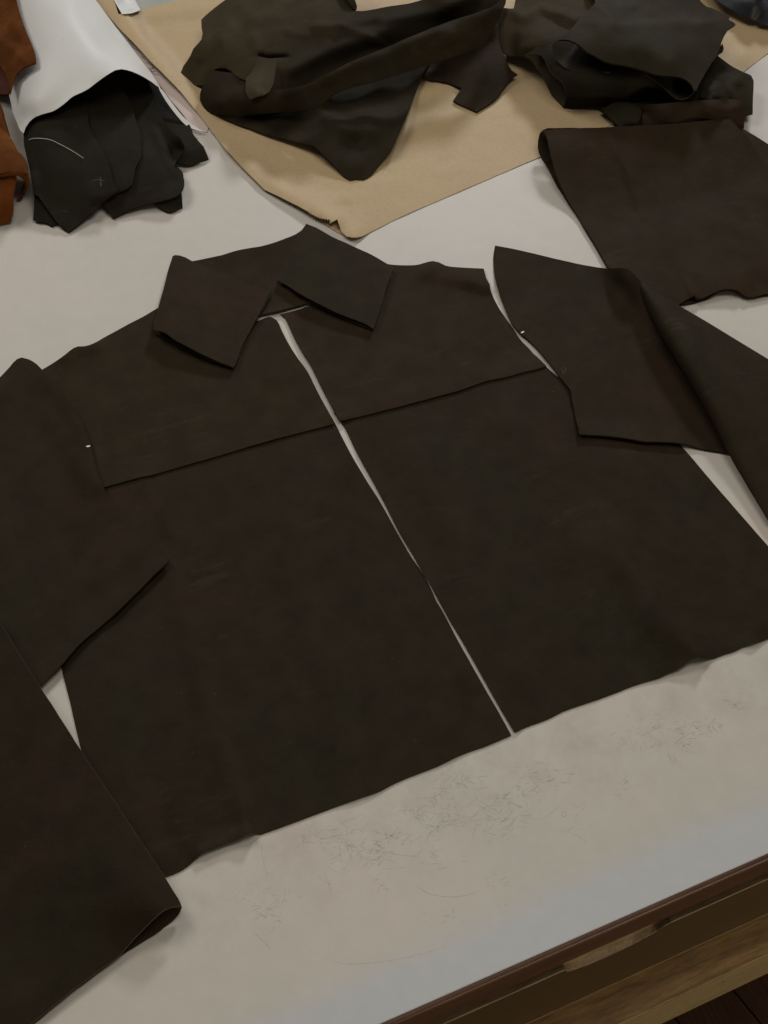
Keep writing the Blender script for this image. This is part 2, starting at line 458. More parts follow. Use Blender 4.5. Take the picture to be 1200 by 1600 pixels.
def patch(name, rows, mat, th=1.6, parent=None, sub=8, amp=.2, seed=0, rim=None, flip=False, hm=True, px=True):
    "smooth surface through rows of (px, py, z in mm) points; rows may roll over or under"
    R = np.array(rows, float); nr, nc = R.shape[:2]
    if px: W = at(R[..., 0].ravel(), R[..., 1].ravel(), R[..., 2].ravel()*1e-3).reshape(nr, nc, 3)
    else: W = R
    def dens(A, k):
        n = len(A); out = []
        for i in range(n-1):
            p1, p2 = A[i], A[i+1]; p0 = A[i-1] if i else 2*p1-p2; p3 = A[i+2] if i+2 < n else 2*p2-p1
            for j in range(k):
                u = j/k
                out.append(.5*((2*p1)+(-p0+p2)*u+(2*p0-5*p1+4*p2-p3)*u*u+(-p0+3*p1-3*p2+p3)*u**3))
        out.append(A[-1]); return np.array(out)
    W = dens(W, sub); W = dens(W.transpose(1, 0, 2), sub).transpose(1, 0, 2)
    a, b = W.shape[:2]; V = W.reshape(-1, 3).copy(); V[:, 2] += waves(V, amp, seed)
    Fq = []
    for i in range(a-1):
        for j in range(b-1):
            q = (i*b+j, i*b+j+1, (i+1)*b+j+1, (i+1)*b+j)
            Fq.append(q[::-1] if flip else q)
    loop = list(range(b))+[i*b+b-1 for i in range(1, a)]+[(a-1)*b+j for j in range(b-2, -1, -1)]+[i*b for i in range(a-2, 0, -1)]
    if flip: loop = loop[::-1]
    V[:, 2] = np.maximum(V[:, 2], th*1e-3+.0003)
    o = thicken(name, V, Fq, loop, th*1e-3, [mat]+([rim] if rim else []), parent, normals=True, rim=1 if rim else 0)
    if hm: splat(V, Fq)
    return o

def strokes(name, lines, mat, parent=None, width=.5, lift=.15, z=None, kind=None, smooth=True):
    "thin flat ribbons lying on whatever is there; lines of pixel polylines"
    V = []; Fs = []
    for ln in lines:
        wd = width
        if isinstance(ln, tuple) and isinstance(ln[1], float): ln, wd = ln
        P = np.array(ln, float)
        if smooth and len(P) > 2:
            q = []
            for i in range(len(P)-1):
                p1, p2 = P[i], P[i+1]; p0 = P[i-1] if i else 2*p1-p2; p3 = P[i+2] if i+2 < len(P) else 2*p2-p1
                for j in range(4):
                    u = j/4; q.append(.5*((2*p1)+(-p0+p2)*u+(2*p0-5*p1+4*p2-p3)*u*u+(-p0+3*p1-3*p2+p3)*u**3))
            q.append(P[-1]); P = np.array(q)
        if z is None:
            zz = np.zeros(len(P))
            for _ in range(3):
                W = at(P[:, 0], P[:, 1], zz); i, j = hm_idx(W)
                zz = np.maximum.reduce([HM[i, j], HM[i+1, j], HM[i-1, j], HM[i, j+1], HM[i, j-1]])
            zz = np.full(len(P), 0)+zz+lift*1e-3
        else: zz = np.full(len(P), z)
        W = at(P[:, 0], P[:, 1], zz); n = len(W)
        d = np.gradient(W, axis=0); nrm = np.c_[-d[:, 1], d[:, 0], np.zeros(n)]; nrm /= np.maximum(1e-9, np.linalg.norm(nrm, axis=1))[:, None]
        tp = np.minimum(1, np.minimum(np.arange(n), np.arange(n)[::-1])/max(1, n*.25)+.25)[:, None]
        b = len(V); V += (W+nrm*wd*.5e-3*tp).tolist(); V += (W-nrm*wd*.5e-3*tp).tolist()
        Fs += [(b+k, b+n+k, b+n+k+1, b+k+1) for k in range(n-1)]
    o = link_mesh(name, V, Fs, mat, parent, False)
    if kind: o['kind'] = kind
    return o
def tube(name, pts, r, mat, parent=None, seg=6):
    P = np.array(pts); n = len(P); V = []; Fs = []
    for i in range(n):
        d = P[min(i+1, n-1)]-P[max(i-1, 0)]; d /= np.linalg.norm(d); s = np.cross(d, [0, 0, 1]); s /= np.linalg.norm(s); u = np.cross(s, d)
        for k in range(seg):
            a = 6.283*k/seg; V.append(P[i]+r*(math.cos(a)*s+math.sin(a)*u))
    for i in range(n-1):
        for k in range(seg): Fs.append((i*seg+k, i*seg+(k+1) % seg, (i+1)*seg+(k+1) % seg, (i+1)*seg+k))
    Fs.append(tuple(range(seg))[::-1]); Fs.append(tuple((n-1)*seg+k for k in range(seg)))
    return link_mesh(name, V, Fs, mat, parent, True)
def bar(name, prof, x0, x1, mat, parent=None, nx=2, bevel=0, fn=None):
    "profile of (y,z) points swept along x"
    xs = np.linspace(x0, x1, nx); V = []; k = len(fn(x0) if fn else prof); Fs = []
    for x in xs:
        for (y, z) in (fn(x) if fn else prof): V.append((x, y, z))
    for i in range(nx-1):
        for j in range(k): Fs.append((i*k+j, i*k+(j+1) % k, (i+1)*k+(j+1) % k, (i+1)*k+j))
    Fs.append(tuple(range(k))[::-1]); Fs.append(tuple((nx-1)*k+j for j in range(k)))
    o = link_mesh(name, V, Fs, mat, parent, False)
    if bevel:
        b = o.modifiers.new('bevel', 'BEVEL'); b.width = bevel; b.segments = 2; b.limit_method = 'ANGLE'
    return o

# ================================================================== floor and table
fl = link_mesh('floor', [(-4, -3, -.93), (5, -3, -.93), (5, 5, -.93), (-4, 5, -.93)], [(0, 1, 2, 3)], FLOORM)
tag(fl, 'dark brown wooden floor below the cutting table', kind='structure')
_p = at1(1145, 1545, -.9); _q = at1(1190, 1600, -.9); fd = (_q-_p)/np.linalg.norm(_q-_p); fn_ = np.array([-fd[1], fd[0], 0])
_r = at1(1063, 1600, -.9); pw = abs((_r-_p)@fn_); pw = min(max(pw, .06), .16)
for k in range(-7, 8):
    c0 = _p+fn_*(k*pw)
    a, b = c0-fd*1.6, c0+fd*1.3
    V = []
    for (P, s) in ((a, .0015), (b, .0015)):
        V += [P+fn_*.0016, P+fn_*(pw-.0016)]
    V = np.array(V); V[:, 2] = -.9-(abs(hash((k, 3))) % 5)*.0004
    Bt = V.copy(); Bt[:, 2] = -.925
    pk = link_mesh('plank', np.vstack([V, Bt]), [(0, 1, 3, 2), (4, 6, 7, 5), (0, 4, 5, 1), (2, 3, 7, 6), (0, 2, 6, 4), (1, 5, 7, 3)], FLOORM, fl, False)

X0, X1 = -1.7, 2.6
tb = empty('cutting_table', (0.2, .9, -.9), 'long wooden cutting table with a scratched white top and a brown drawer front', 'table')
# white top: a dense-enough slab, front arris softened
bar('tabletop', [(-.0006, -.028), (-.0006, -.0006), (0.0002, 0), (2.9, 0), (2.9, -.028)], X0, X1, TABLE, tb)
def solve(px, py, y=None, z=None):
    "height (or depth) of a point of the table front seen at a pixel"
    D = AX[2]+AX[0]*(px-600)/F+AX[1]*(800-py)/F
    if y is not None: t = (y-CAM[1])/D[1]; return CAM[2]+D[2]*t
    t = (z-CAM[2])/D[2]; return CAM[1]+D[1]*t
cx = 1112
ye = 1340+93/3.43
y_tr = -.0055; z1 = solve(cx, 1340+215/3.43, y=y_tr)          # bottom of the trim
bar('edge_trim', [(-.0008, -.030), (-.0008, -.0004), (-.0042, -.0009), (y_tr, -.0035), (y_tr, z1), (.02, z1), (.02, -.030)], X0, X1, TRIM, tb, bevel=.001)
y_dr = -.0105; z2 = solve(cx, 1340+252/3.43, y=y_dr)          # top arris of the drawer front
z3 = solve(cx, 1340+430/3.43, y=y_dr)
y_l = solve(cx, 1340+665/3.43, z=z3-.004)
z4 = solve(cx, 1340+763/3.43, y=y_l)
print('table front', z1, z2, z3, y_l, z4)
xa = at1(885, 1505, -.04)[0]+.01; xb = at1(1062, 1427, -.04)[0]
def scoop(x):
    u = (x-xa)/(xb-xa)
    if u <= 0 or u >= 1: return 0
    return math.sin(math.pi*min(1, max(0, .04+.96*u)))**.55*min(1, u/.012)*min(1, (1-u)/.03)
def dprof(x):
    s = scoop(x); d = .032*s
    rough = .0008*math.sin(x*260)+.0006*math.sin(x*610)+.0004*math.sin(x*1370)
    return [(y_dr, z3), (y_dr, z2-d-.0012), (y_dr+.0008, z2-d), (y_dr+.006, z2-d*.8+rough*s), (-.003+.002*s, z2-.1*d+rough*s), (.03, z2-.1*d), (.03, z3)]
dw = bar('drawer_front', None, xa-.9, xb+1.2, DRAW, tb, nx=420, fn=dprof)
dw.data.materials.append(WORN)
for i_, p in enumerate(dw.data.polygons):
    if i_ < 419*7 and i_ % 7 in (2, 3, 4): p.material_index = 1
    if i_ < 419*7 and i_ % 7 == 1: p.material_index = 1
bar('shadow_rail', [(.004, z1-.0003), (.004, z1-.03), (.06, z1-.04), (.06, z1)], X0, X1, DRAW, tb)
bar('worn_lip', [(y_dr-.0012, z3-.0035), (y_dr-.0012, z3-.0003), (.03, z3-.0003), (.03, z3-.0035)], X0, X1, WORN, tb, bevel=.0006)
bar('lower_ledge', [(y_l+.0006, z3-.012), (y_l+.0006, z3-.006), (y_dr-.004, z3-.0037), (.03, z3-.0037), (.03, z3-.012)], X0, X1, LEDGE, tb, bevel=.0008)
bar('plywood_rail', [(y_l, z4), (y_l, z3-.0062), (.03, z3-.0122), (.03, z4)], X0, X1, PLY, tb, bevel=.001)
bar('cabinet_back', [(.035, -.88), (.035, z4), (2.8, z4), (2.8, -.88)], X0+.1, X1-.1, DRAW, tb)

# scratches left by knives
def scr_lines(n, cx, cy, sx, sy, lo, hi):
    L = []; C = [(rng.normal(cx, sx), rng.normal(0, sy)) for _ in range(max(2, n//9))]
    for _ in range(n):
        ox, oy = C[rng.integers(len(C))]
        x = ox+rng.normal(0, 13); y = cy+oy+rng.normal(0, 8)-(ox-cx)*.42; a = rng.choice([.2, -.5, 1.2, 2.2])+rng.normal(0, .6); l = lo+(hi-lo)*rng.beta(1.1, 4); k = rng.normal(0, .008)
        p = []
        for j in range(5): p.append((x, y)); x += math.cos(a)*l/4; y += math.sin(a)*l/4*.85; a += k*l/4
        L.append((p, float(rng.uniform(.2, .45))))
    return L
sl = scr_lines(110, 640, 1285, 80, 20, 5, 38)+scr_lines(50, 860, 1225, 70, 24, 5, 26)+scr_lines(70, 1130, 1140, 45, 22, 5, 30)+scr_lines(25, 600, 1370, 25, 25, 5, 22)
strokes('scratch', sl, SCR, tb, z=.00012, kind='stuff')
sl2 = scr_lines(200, 620, 1300, 130, 34, 8, 70)+scr_lines(200, 950, 1200, 150, 34, 6, 50)+scr_lines(40, 420, 1420, 50, 25, 8, 40)+scr_lines(30, 800, 1400, 60, 40, 5, 20)+scr_lines(14, 330, 1450, 90, 50, 5, 14)
sl2 += [([(648, 1382), (670, 1396), (700, 1401), (728, 1399), (752, 1391)], .5), ([(505, 1496), (540, 1506), (600, 1502), (650, 1493), (700, 1478)], .4), ([(412, 1310), (409, 1330), (413, 1352), (418, 1370)], .4), ([(560, 1322), (620, 1335), (660, 1338)], .5), ([(395, 1455), (410, 1470), (425, 1484)], .5)]
strokes('faint_scratch', sl2, SCR2, tb, z=.0002, kind='stuff')
rg = [(881+4*math.cos(t), 1272+4*math.sin(t)) for t in np.linspace(0, 6.283, 14)]
strokes('ring_stain', [(rg, .5)], SCR, tb, z=.0003, smooth=False)


# ================================================================== far things on the table
g = sheet('grey_board', [(196, -60, 1), (205, 30, 1), (330, 12, 1), (420, -60, 1)], GREYB, th=3, amp=0, step=14, wob=0, gap=.1)
tag(g, 'grey mottled board at the far edge of the brown kraft paper', 'board')

# handwritten paper strip ------------------------------------------
mp = sheet('handwritten_paper', [(120, -60, 1), (175, -20, 1), (215, 45), (262, 100), (310, 155), (330, 186, 1), (323, 206.5, 1), (302, 202), (286, 195), (262, 182, 1), (150, 90, 1), (90, -20, 1)], MAUVE, th=.3, gap=.2, amp=.1, step=7, drape=False, ctrl=[(150, 0, 9), (180, 30, 9), (205, 62, 9), (225, 85, 8.5), (245, 108, 7), (262, 128, 5), (285, 155, 2.5), (322, 206, 1.2), (262, 182, 1.2), (200, 150, 3), (310, 160, 1.2), (250, 60, 3)])
tag(mp, 'greyish pink paper with dark handwriting between the white roll and the kraft paper', 'paper')
def zw(pts): return [(180+x/12, 30+y/12) for x, y in pts]
strokes('handwriting', [(zw(p), .55) for p in (
    [(545, 815), (620, 820), (690, 860), (712, 905), (675, 925), (625, 900)], [(620, 915), (680, 965), (725, 975), (765, 968)],
    [(655, 950), (700, 1000), (750, 1030), (830, 1052)], [(490, 683), (520, 720), (560, 755)],
    [(290, 480), (350, 540), (440, 585), (525, 622)], [(240, 425), (290, 455), (340, 500)], [(212, 385), (260, 405)], [(300, 415), (350, 450), (390, 500), (480, 585)], [(215, 395), (255, 395), (330, 425)])], INK, mp, lift=.2)

# kraft paper -------------------------------------------------------
kp = empty('kraft_paper', at1(700, 200), 'large sheet of brown kraft paper with a curled edge and torn corner under the hides', 'paper')
lo = sheet('curled_corner', [(438, 304), (475, 329, 1), (500, 345), (524, 361), (547, 372.5, 1), (556, 366), (560, 340), (520, 318), (470, 300, 1)], KR, th=.3, parent=kp, gap=.6, amp=.3, step=5, feats=[ridge([(480, 322), (520, 345)], 1.4, 6)])
ser = []
for i in range(9):
    t = i/8; x = 482+(514-482)*t; y = 331+(342-331)*t+2.5*math.sin(t*3.1); ser += [(x, y, 1), (x+1.6, y+2.6 if i < 8 else y+3, 1)]
ko = [(-60, -140, 1), (120, -60, 1), (143, -14), (153, 4), (166, 21), (180, 37.5), (202, 60), (220, 79), (238, 99), (252, 112), (267.5, 128), (283, 144), (301, 167), (321, 192), (331, 206), (347, 226), (380, 263), (413, 296, 1), (440, 309), (462, 320), (480, 330, 1)] + ser + \
     [(515, 349.5, 1), (527, 342.5, 1), (530, 352), (534, 362), (541, 369), (551, 371), (565, 369.5), (580, 362), (600, 352), (620, 342), (700, 307), (845, 244.5), (1000, 176), (1110, 132), (1162, 112, 1), (1200, 83), (1290, 20, 1), (1400, -130, 1),
      (700, -160, 1), (520, -45), (330, -12), (262, 5), (219, 16, 1), (185, 22, 1), (172, -20, 1), (150, -80, 1), (60, -160, 1)]
kr_creases = []
for k_ in range(26):
    x_ = rng.uniform(330, 860); y_ = rng.uniform(60, 330); a_ = rng.uniform(-.7, .5); l_ = rng.uniform(25, 110)
    kr_creases.append(ridge([(x_, y_), (x_+math.cos(a_)*l_*.5, y_+math.sin(a_)*l_*.5+rng.normal(0, 3)), (x_+math.cos(a_)*l_, y_+math.sin(a_)*l_)], float(rng.choice([-1, 1]))*rng.uniform(.5, 1.3), 3, 7, hs=[0, 1.1, 0] if k_ % 2 else [.2, -.9, .1]))
sheet('paper_sheet', ko, KR, th=.3, parent=kp, gap=.3, amp=.7, step=9, wob=.3, seed=2,
      feats=[ridge([(148, -60), (178, 0), (200, 30), (221, 62), (239, 83), (254, 99), (282, 137), (318, 180)], 10, 10, 22, hs=[10, 10, 9, 9, 8, 7, 4, 1]),
             ridge([(330, 205), (365, 245), (410, 285), (470, 318), (525, 345)], 4, 13, 13, hs=[1, 3, 4, 5, 7]),
             bumpf(549, 366, 5, 16), ridge([(455, 300), (520, 312), (560, 309)], 1.6, 5, 5), ridge([(500, 322), (545, 308)], 1.2, 4, 4),
             ridge([(350, 232), (400, 262), (440, 290)], 2.2, 10, 10), ridge([(905, 178), (938, 196)], 1.1, 3, 3), ridge([(918, 176), (950, 192)], 1, 3, 3),
             ridge([(1140, 56), (1170, 48), (1195, 54)], 1.8, 5, 5), ridge([(1175, 60), (1190, 80)], 1.3, 5, 5), ridge([(1150, 95), (1180, 70)], 1., 9, 9),
             ridge([(680, 128), (690, 145)], 1.2, 4, 4)]+kr_creases)
lb = sheet('paper_label', [(150, -60, 1), (180, 3, 1), (191, 22, 1), (206, 20.5), (219.5, 15.5, 1), (211, 0, 1), (196, -40, 1)], WH, th=.3, gap=.6, amp=.1, step=6)
tag(lb, 'small white paper label at the far end of the kraft paper', 'label')
strokes('printed_line', [([(191, 14), (200, 15.5), (210, 14)], 1.2)], CHALKF, lb, smooth=False)

# dark leathers wrapped in white paper --------------------------------
bl = empty('leather_bundle', at1(170, 240), 'bundle of charcoal leather pieces sticking out of the white paper wrap', 'leather')
sheet('leather_piece', [(215, 90, 1), (262, 150), (300, 205), (301, 209, 1), (310, 220), (318, 229, 1), (326, 248, 1), (309, 254), (296, 258), (284, 256), (255, 252, 1), (200, 170, 1)], DKC, th=1.8, parent=bl, gap=1,
      ctrl=[(250, 150, 14), (301, 209, 9), (326, 248, 3), (296, 257, 4), (318, 230, 10), (255, 240, 8), (220, 110, 12), (286, 225, 12)], step=7)
sheet('leather_piece', [(150, 250, 1), (258, 252), (285, 268), (283, 300, 1), (285, 324, 1), (262, 331), (248, 322), (225, 312), (200, 300), (150, 300, 1)], DKC, parent=bl, gap=1,
      ctrl=[(283, 300, 12), (284, 323, 3), (262, 330, 3), (225, 315, 6), (180, 260, 10), (285, 270, 10)], step=7)
sheet('leather_piece', [(50, 270, 1), (54, 305), (52, 342, 1), (60, 346), (70, 347), (81, 353, 1), (88, 350, 1), (104, 345, 1), (110, 300, 1), (90, 260, 1)], DKC, parent=bl, gap=1,
      ctrl=[(53, 305, 14), (52, 342, 5), (81, 352, 2), (70, 325, 9), (105, 300, 12)], step=7)
sheet('leather_piece', [(150, 95, 1), (215, 105), (244, 160), (249, 178), (256, 188), (268, 203), (283, 218), (288, 228), (284, 240), (272, 262), (284, 272), (288, 288), (282, 302), (262, 311), (237, 317), (221, 321), (200, 328), (177, 341, 1), (169, 330), (161, 318, 1), (150, 300, 1), (120, 200, 1)], DKC, parent=bl, gap=1, step=6,
      ctrl=[(160, 100, 24), (215, 110, 28), (246, 165, 24), (270, 205, 26), (287, 228, 22), (284, 242, 12), (276, 262, 14), (288, 288, 12), (262, 311, 8), (221, 320, 8), (178, 340, 3), (162, 318, 10), (240, 240, 24), (255, 215, 22), (215, 285, 18), (170, 220, 22), (262, 270, 18)],
      feats=[ridge([(244, 206), (252, 222), (260, 237), (268, 256), (284, 276)], 3.5, 3, 9), bumpf(277, 236, -12, 8, 13), ridge([(255, 188), (266, 206), (280, 226)], 3, 6, 6)])
sheet('leather_piece', [(120, 90, 1), (180, 110), (196, 145), (205, 165), (212, 188), (220, 212), (220, 225), (221, 242), (212, 262), (209, 276), (206, 287), (198, 294), (188, 298), (175, 304), (165, 312), (140, 320, 1), (100, 200, 1)], DKC, parent=bl, gap=1.2, step=6,
      ctrl=[(130, 100, 34), (185, 115, 32), (212, 188, 31), (220, 212, 30), (221, 242, 27), (208, 270, 25), (190, 297, 19), (170, 306, 14), (150, 200, 32), (150, 300, 16)],
      feats=[ridge([(203, 230), (208, 238), (216, 239)], 1.2, 3, 3)])
sheet('leather_piece', [(60, 110, 1), (128, 130), (136, 165), (139, 193), (147, 212), (158, 230), (165, 245), (172, 262), (176, 280), (184, 298), (176, 303), (163, 312), (153, 322), (133, 341), (119, 353), (107, 362.5, 1), (98, 356), (88, 346), (78, 332), (66, 315), (60, 306), (53, 302, 1), (50, 280), (45, 258), (41, 240), (37.5, 222), (37, 210), (42, 192), (50, 170, 1)], DKC, parent=bl, gap=1, step=6,
      ctrl=[(60, 120, 36), (128, 140, 37), (139, 193, 35.5), (158, 230, 33), (172, 262, 29), (184, 298, 20), (153, 322, 11), (107, 362, 2.5), (66, 315, 13), (53, 300, 16), (45, 258, 20), (38, 222, 22), (40, 195, 24), (60, 200, 34), (70, 260, 29), (110, 230, 34), (110, 300, 20)],
      feats=[ridge([(146, 241), (152, 242)], .9, 3, 3)])
th_ = np.array([(45, 218), (56, 216), (77, 218), (97, 227), (115, 237), (134.5, 250)], float)
q = []
for i in range(len(th_)-1):
    p1, p2 = th_[i], th_[i+1]; p0 = th_[i-1] if i else 2*p1-p2; p3 = th_[i+2] if i+2 < len(th_) else 2*p2-p1
    for j in range(5):
        u = j/5; q.append(.5*((2*p1)+(-p0+p2)*u+(2*p0-5*p1+4*p2-p3)*u*u+(-p0+3*p1-3*p2+p3)*u**3))
q = np.array(q); zz = np.zeros(len(q))
for _ in range(4):
    W_ = at(q[:, 0], q[:, 1], zz); zz = blurred(1, 2)[hm_idx(W_)]+.0006
t_ = tube('sewing_thread', at(q[:, 0], q[:, 1], zz), .00022, THREAD)
tag(t_, 'white thread lying in a curve on the charcoal leather bundle', 'thread')
strokes('chalk_mark', [([(142, 284), (149, 281), (157, 281), (166, 284)], .8), ([(157, 276), (157, 282), (158, 292)], 1.4), ([(150, 279), (157, 282)], .5)], CHALKF, bl, lift=.4)
for k_ in ([(94, 258), (102, 258)], [(98, 329), (108, 332)]): strokes('chalk_mark', [(k_, 1.2)], CHALKF, bl, lift=.4)

wr = sheet('paper_wrapper', [(-120, -120, 1), (60, -140, 1), (120, -60, 1), (150, 0, 1), (180, 41), (201, 68), (222, 96), (238, 117), (251, 137, 1), (245, 134), (236, 127), (226, 121), (213, 114.5), (199, 109.5), (190, 107.8), (180, 109.5), (172, 114), (160, 122), (148, 131), (138, 138.5), (126, 145), (115, 150), (99, 163), (82, 174), (67, 178), (56, 182), (46, 190), (40, 199), (37, 208, 1), (33, 205), (27, 192), (21, 178), (15, 152), (5, 120), (-60, 20, 1)], WH, th=.35, gap=.4, step=8, amp=.8, wob=.2, seed=1, drape=True,
           ctrl=[(37, 207, 25), (56, 182, 40), (82, 174, 47), (115, 150, 56), (148, 131, 65), (188, 108, 71), (213, 114, 62), (236, 127, 44), (250, 136, 24), (238, 117, 20), (214, 84, 17), (180, 41, 17), (150, 0, 18), (120, -60, 18), (15, 152, 14), (27, 192, 18), (5, 100, 14), (60, 120, 54), (100, 80, 64), (140, 90, 66), (60, 20, 48), (110, 10, 54), (40, 160, 42), (0, 0, 12), (-60, -100, 12), (60, -120, 50), (178, 84, 50), (150, 40, 44)],
           feats=[ridge([(95, 20), (130, 60), (170, 100)], 1.8, 12, 12), ridge([(120, 5), (160, 60), (200, 105)], -1.5, 10, 8), ridge([(30, 130), (34, 160), (45, 190)], 1.2, 5, 5)])
tag(wr, 'white paper wrapped over the bundle of charcoal leather', 'paper')
strokes('speck', [([(97, 61.5), (101, 62.5)], .5)], INK, wr, lift=.5)
strokes('speck', [([(130, 95.5), (132, 96.5)], .5)], INK, wr, lift=.5)

# the writing paper's own free flap, bent forward past the wrap
fw = sheet('paper_flap', [(247, 134, 1), (254, 141), (263, 153), (273, 166), (288, 184), (303, 197), (322.5, 207, 1), (306, 203), (291, 196), (280, 185), (268, 170), (258, 156), (250, 142, 1)], WH, th=.3, gap=.3, step=4, amp=0, wob=.1, parent=wr, drape=False,
           ctrl=[(247, 134, 32), (262, 150, 25), (285, 182, 14), (322, 207, 2.5), (291, 196, 10), (255, 150, 27)])

# tan suede on the left ------------------------------------------------
su = empty('tan_suede_hide', at1(20, 60), 'tan suede hide lying over the left side of the white paper wrap', 'hide')
sheet('suede_sheet', [(-140, -120, 1), (10, -60), (24, -6), (29, 14), (34, 31), (41, 50), (48, 66), (53, 80), (55.5, 91), (56, 98, 1), (47, 101), (38, 105), (31, 110), (25, 117), (21, 125), (19, 134), (16.5, 147, 1), (14, 132), (8, 114), (0, 101), (-40, 60), (-140, 20, 1)], TAN, th=2.2, parent=su, gap=1.2, step=6, amp=1., seed=3, soft=(3, 5),
      feats=[ridge([(-10, 60), (20, 75), (40, 95)], 2, 8, 8), ridge([(10, 0), (5, 40), (20, 60)], -2, 9, 9), bumpf(42, 104, 1.5, 8)])
sheet('suede_underside', [(-60, 60, 1), (0, 98), (8, 112), (14, 130), (16, 143), (12, 147.5), (5, 147), (-30, 146), (-90, 140, 1)], RED, th=2, parent=su, gap=.2, step=6, drape=False,
      ctrl=[(0, 100, 22), (14, 130, 20), (14, 146, 16), (-60, 100, 24), (0, 147, 13)])
sb = empty('rust_suede_roll', at1(10, 300), 'rolled rust brown suede hides at the left edge of the table', 'hide')
patch('rolled_layer', [[(-70, 352, 3), (-20, 352, 2.2), (0, 349.5, 2.2), (13, 347, 2.2), (18, 345, 4)],
                       [(-70, 335, 16), (-20, 330, 18), (0, 326, 19), (15, 322, 18), (18.5, 326, 14)],
                       [(-70, 300, 26), (-20, 295, 30), (0, 291, 32), (16, 290, 31), (20, 300, 26)],
                       [(-70, 270, 28), (-20, 265, 34), (0, 268, 36), (20, 270, 35), (24, 281, 30)]], RUST, th=2.2, parent=sb, amp=1.2, flip=True, sub=6)
patch('outer_wrap', [[(-60, 279, 38), (0, 277, 40), (14, 275, 40), (27, 275, 38), (36, 281, 30), (39, 290, 20), (33, 301, 8), (26, 312, 3)],
                     [(-60, 265, 40), (0, 269, 42), (16, 267, 42), (30, 267, 40), (40, 272, 32), (43, 285, 21), (37, 298, 8.5), (31, 310, 3)],
                     [(-60, 230, 40), (0, 240, 42), (12, 238, 42), (24, 238, 38), (34, 247, 30), (41, 262, 19), (38, 282, 9), (33, 298, 3)]], TAN, th=2.2, parent=sb, amp=.6, flip=True, sub=5)
sheet('suede_sheet', [(-90, 120, 1), (0, 197), (8, 206), (17, 216), (22, 225), (27, 236), (32, 245), (37, 254), (41, 264), (42.5, 272, 1), (36, 268), (28, 266.5), (14, 268), (0, 271), (-90, 276, 1)], TAN, th=2.2, parent=sb, gap=.5, step=6, amp=1.2, drape=False, seed=2,
      ctrl=[(0, 198, 34), (17, 216, 36), (37, 254, 36), (42, 270, 37), (0, 270, 46), (20, 250, 45), (-60, 200, 42), (-60, 270, 46)])
sheet('suede_sheet', [(-60, 90, 1), (0, 172), (6, 190), (11, 205), (16.5, 216, 1), (9, 208), (0, 195), (-60, 150, 1)], TAN, th=2.2, parent=sb, gap=.5, step=6, drape=False, ctrl=[(0, 172, 38), (16, 215, 30), (0, 195, 34), (-60, 120, 40)])
sheet('suede_sheet', [(-60, 60, 1), (0, 160), (4, 172), (9, 192), (15.5, 212, 1), (9, 200), (0, 182), (-60, 110, 1)], RUST, th=2.2, parent=sb, gap=.5, step=6, drape=False, ctrl=[(0, 160, 32), (15, 211, 24), (0, 182, 30), (-60, 100, 32)])

# navy leather, top right ------------------------------------------------
nv = sheet('navy_leather_piece', [(1080, -90, 1), (1112, -8), (1121, 2), (1135, 10), (1150, 18), (1156, 22, 1), (1170, 27), (1184, 33), (1190, 37.5, 1), (1203, 38), (1260, 30, 1), (1330, -40, 1), (1250, -120, 1)], NAVY, th=2, gap=1, step=8, amp=1,
           ctrl=[(1112, -8, 18), (1150, 18, 14), (1190, 37, 10), (1250, 20, 20), (1180, 0, 34), (1200, -60, 40), (1260, -60, 40), (1100, -70, 20)], feats=[ridge([(1200, -30), (1188, 10), (1186, 34)], -5, 4, 4)])
tag(nv, 'navy blue leather piece at the far right corner of the kraft paper', 'leather')
kc = sheet('kraft_scrap', [(1186, 245, 1), (1215, 240, 1), (1250, 300, 1), (1208, 285, 1)], KR, th=.3, gap=.5, step=8, amp=.1)
tag(kc, 'scrap of brown paper showing beside the folded brown leather panel at the right edge', 'paper')

# leather scrap between the hides ---------------------------------------
sc = sheet('leather_scrap', [(640, 100, 1), (659, 121), (670, 124), (700, 129), (722, 137, 1), (715, 147), (708, 157, 1), (726, 166), (745, 175, 1), (757, 167), (768, 160), (778, 151), (787, 138), (795, 127), (804, 119), (809, 116, 1), (800, 110), (792, 96), (784, 78), (779, 58), (779, 34, 1), (740, 24, 1)], DK2, gap=1, step=7, amp=.8,
           ctrl=[(700, 128, 3), (722, 137, 6), (708, 157, 3), (745, 175, 2.2), (787, 138, 6), (808, 117, 9), (790, 92, 16), (770, 50, 22), (750, 100, 16), (700, 60, 18), (755, 140, 9), (650, 100, 3)])
tag(sc, 'small olive dark leather scrap with a square end between the draped hide and the pile', 'leather')

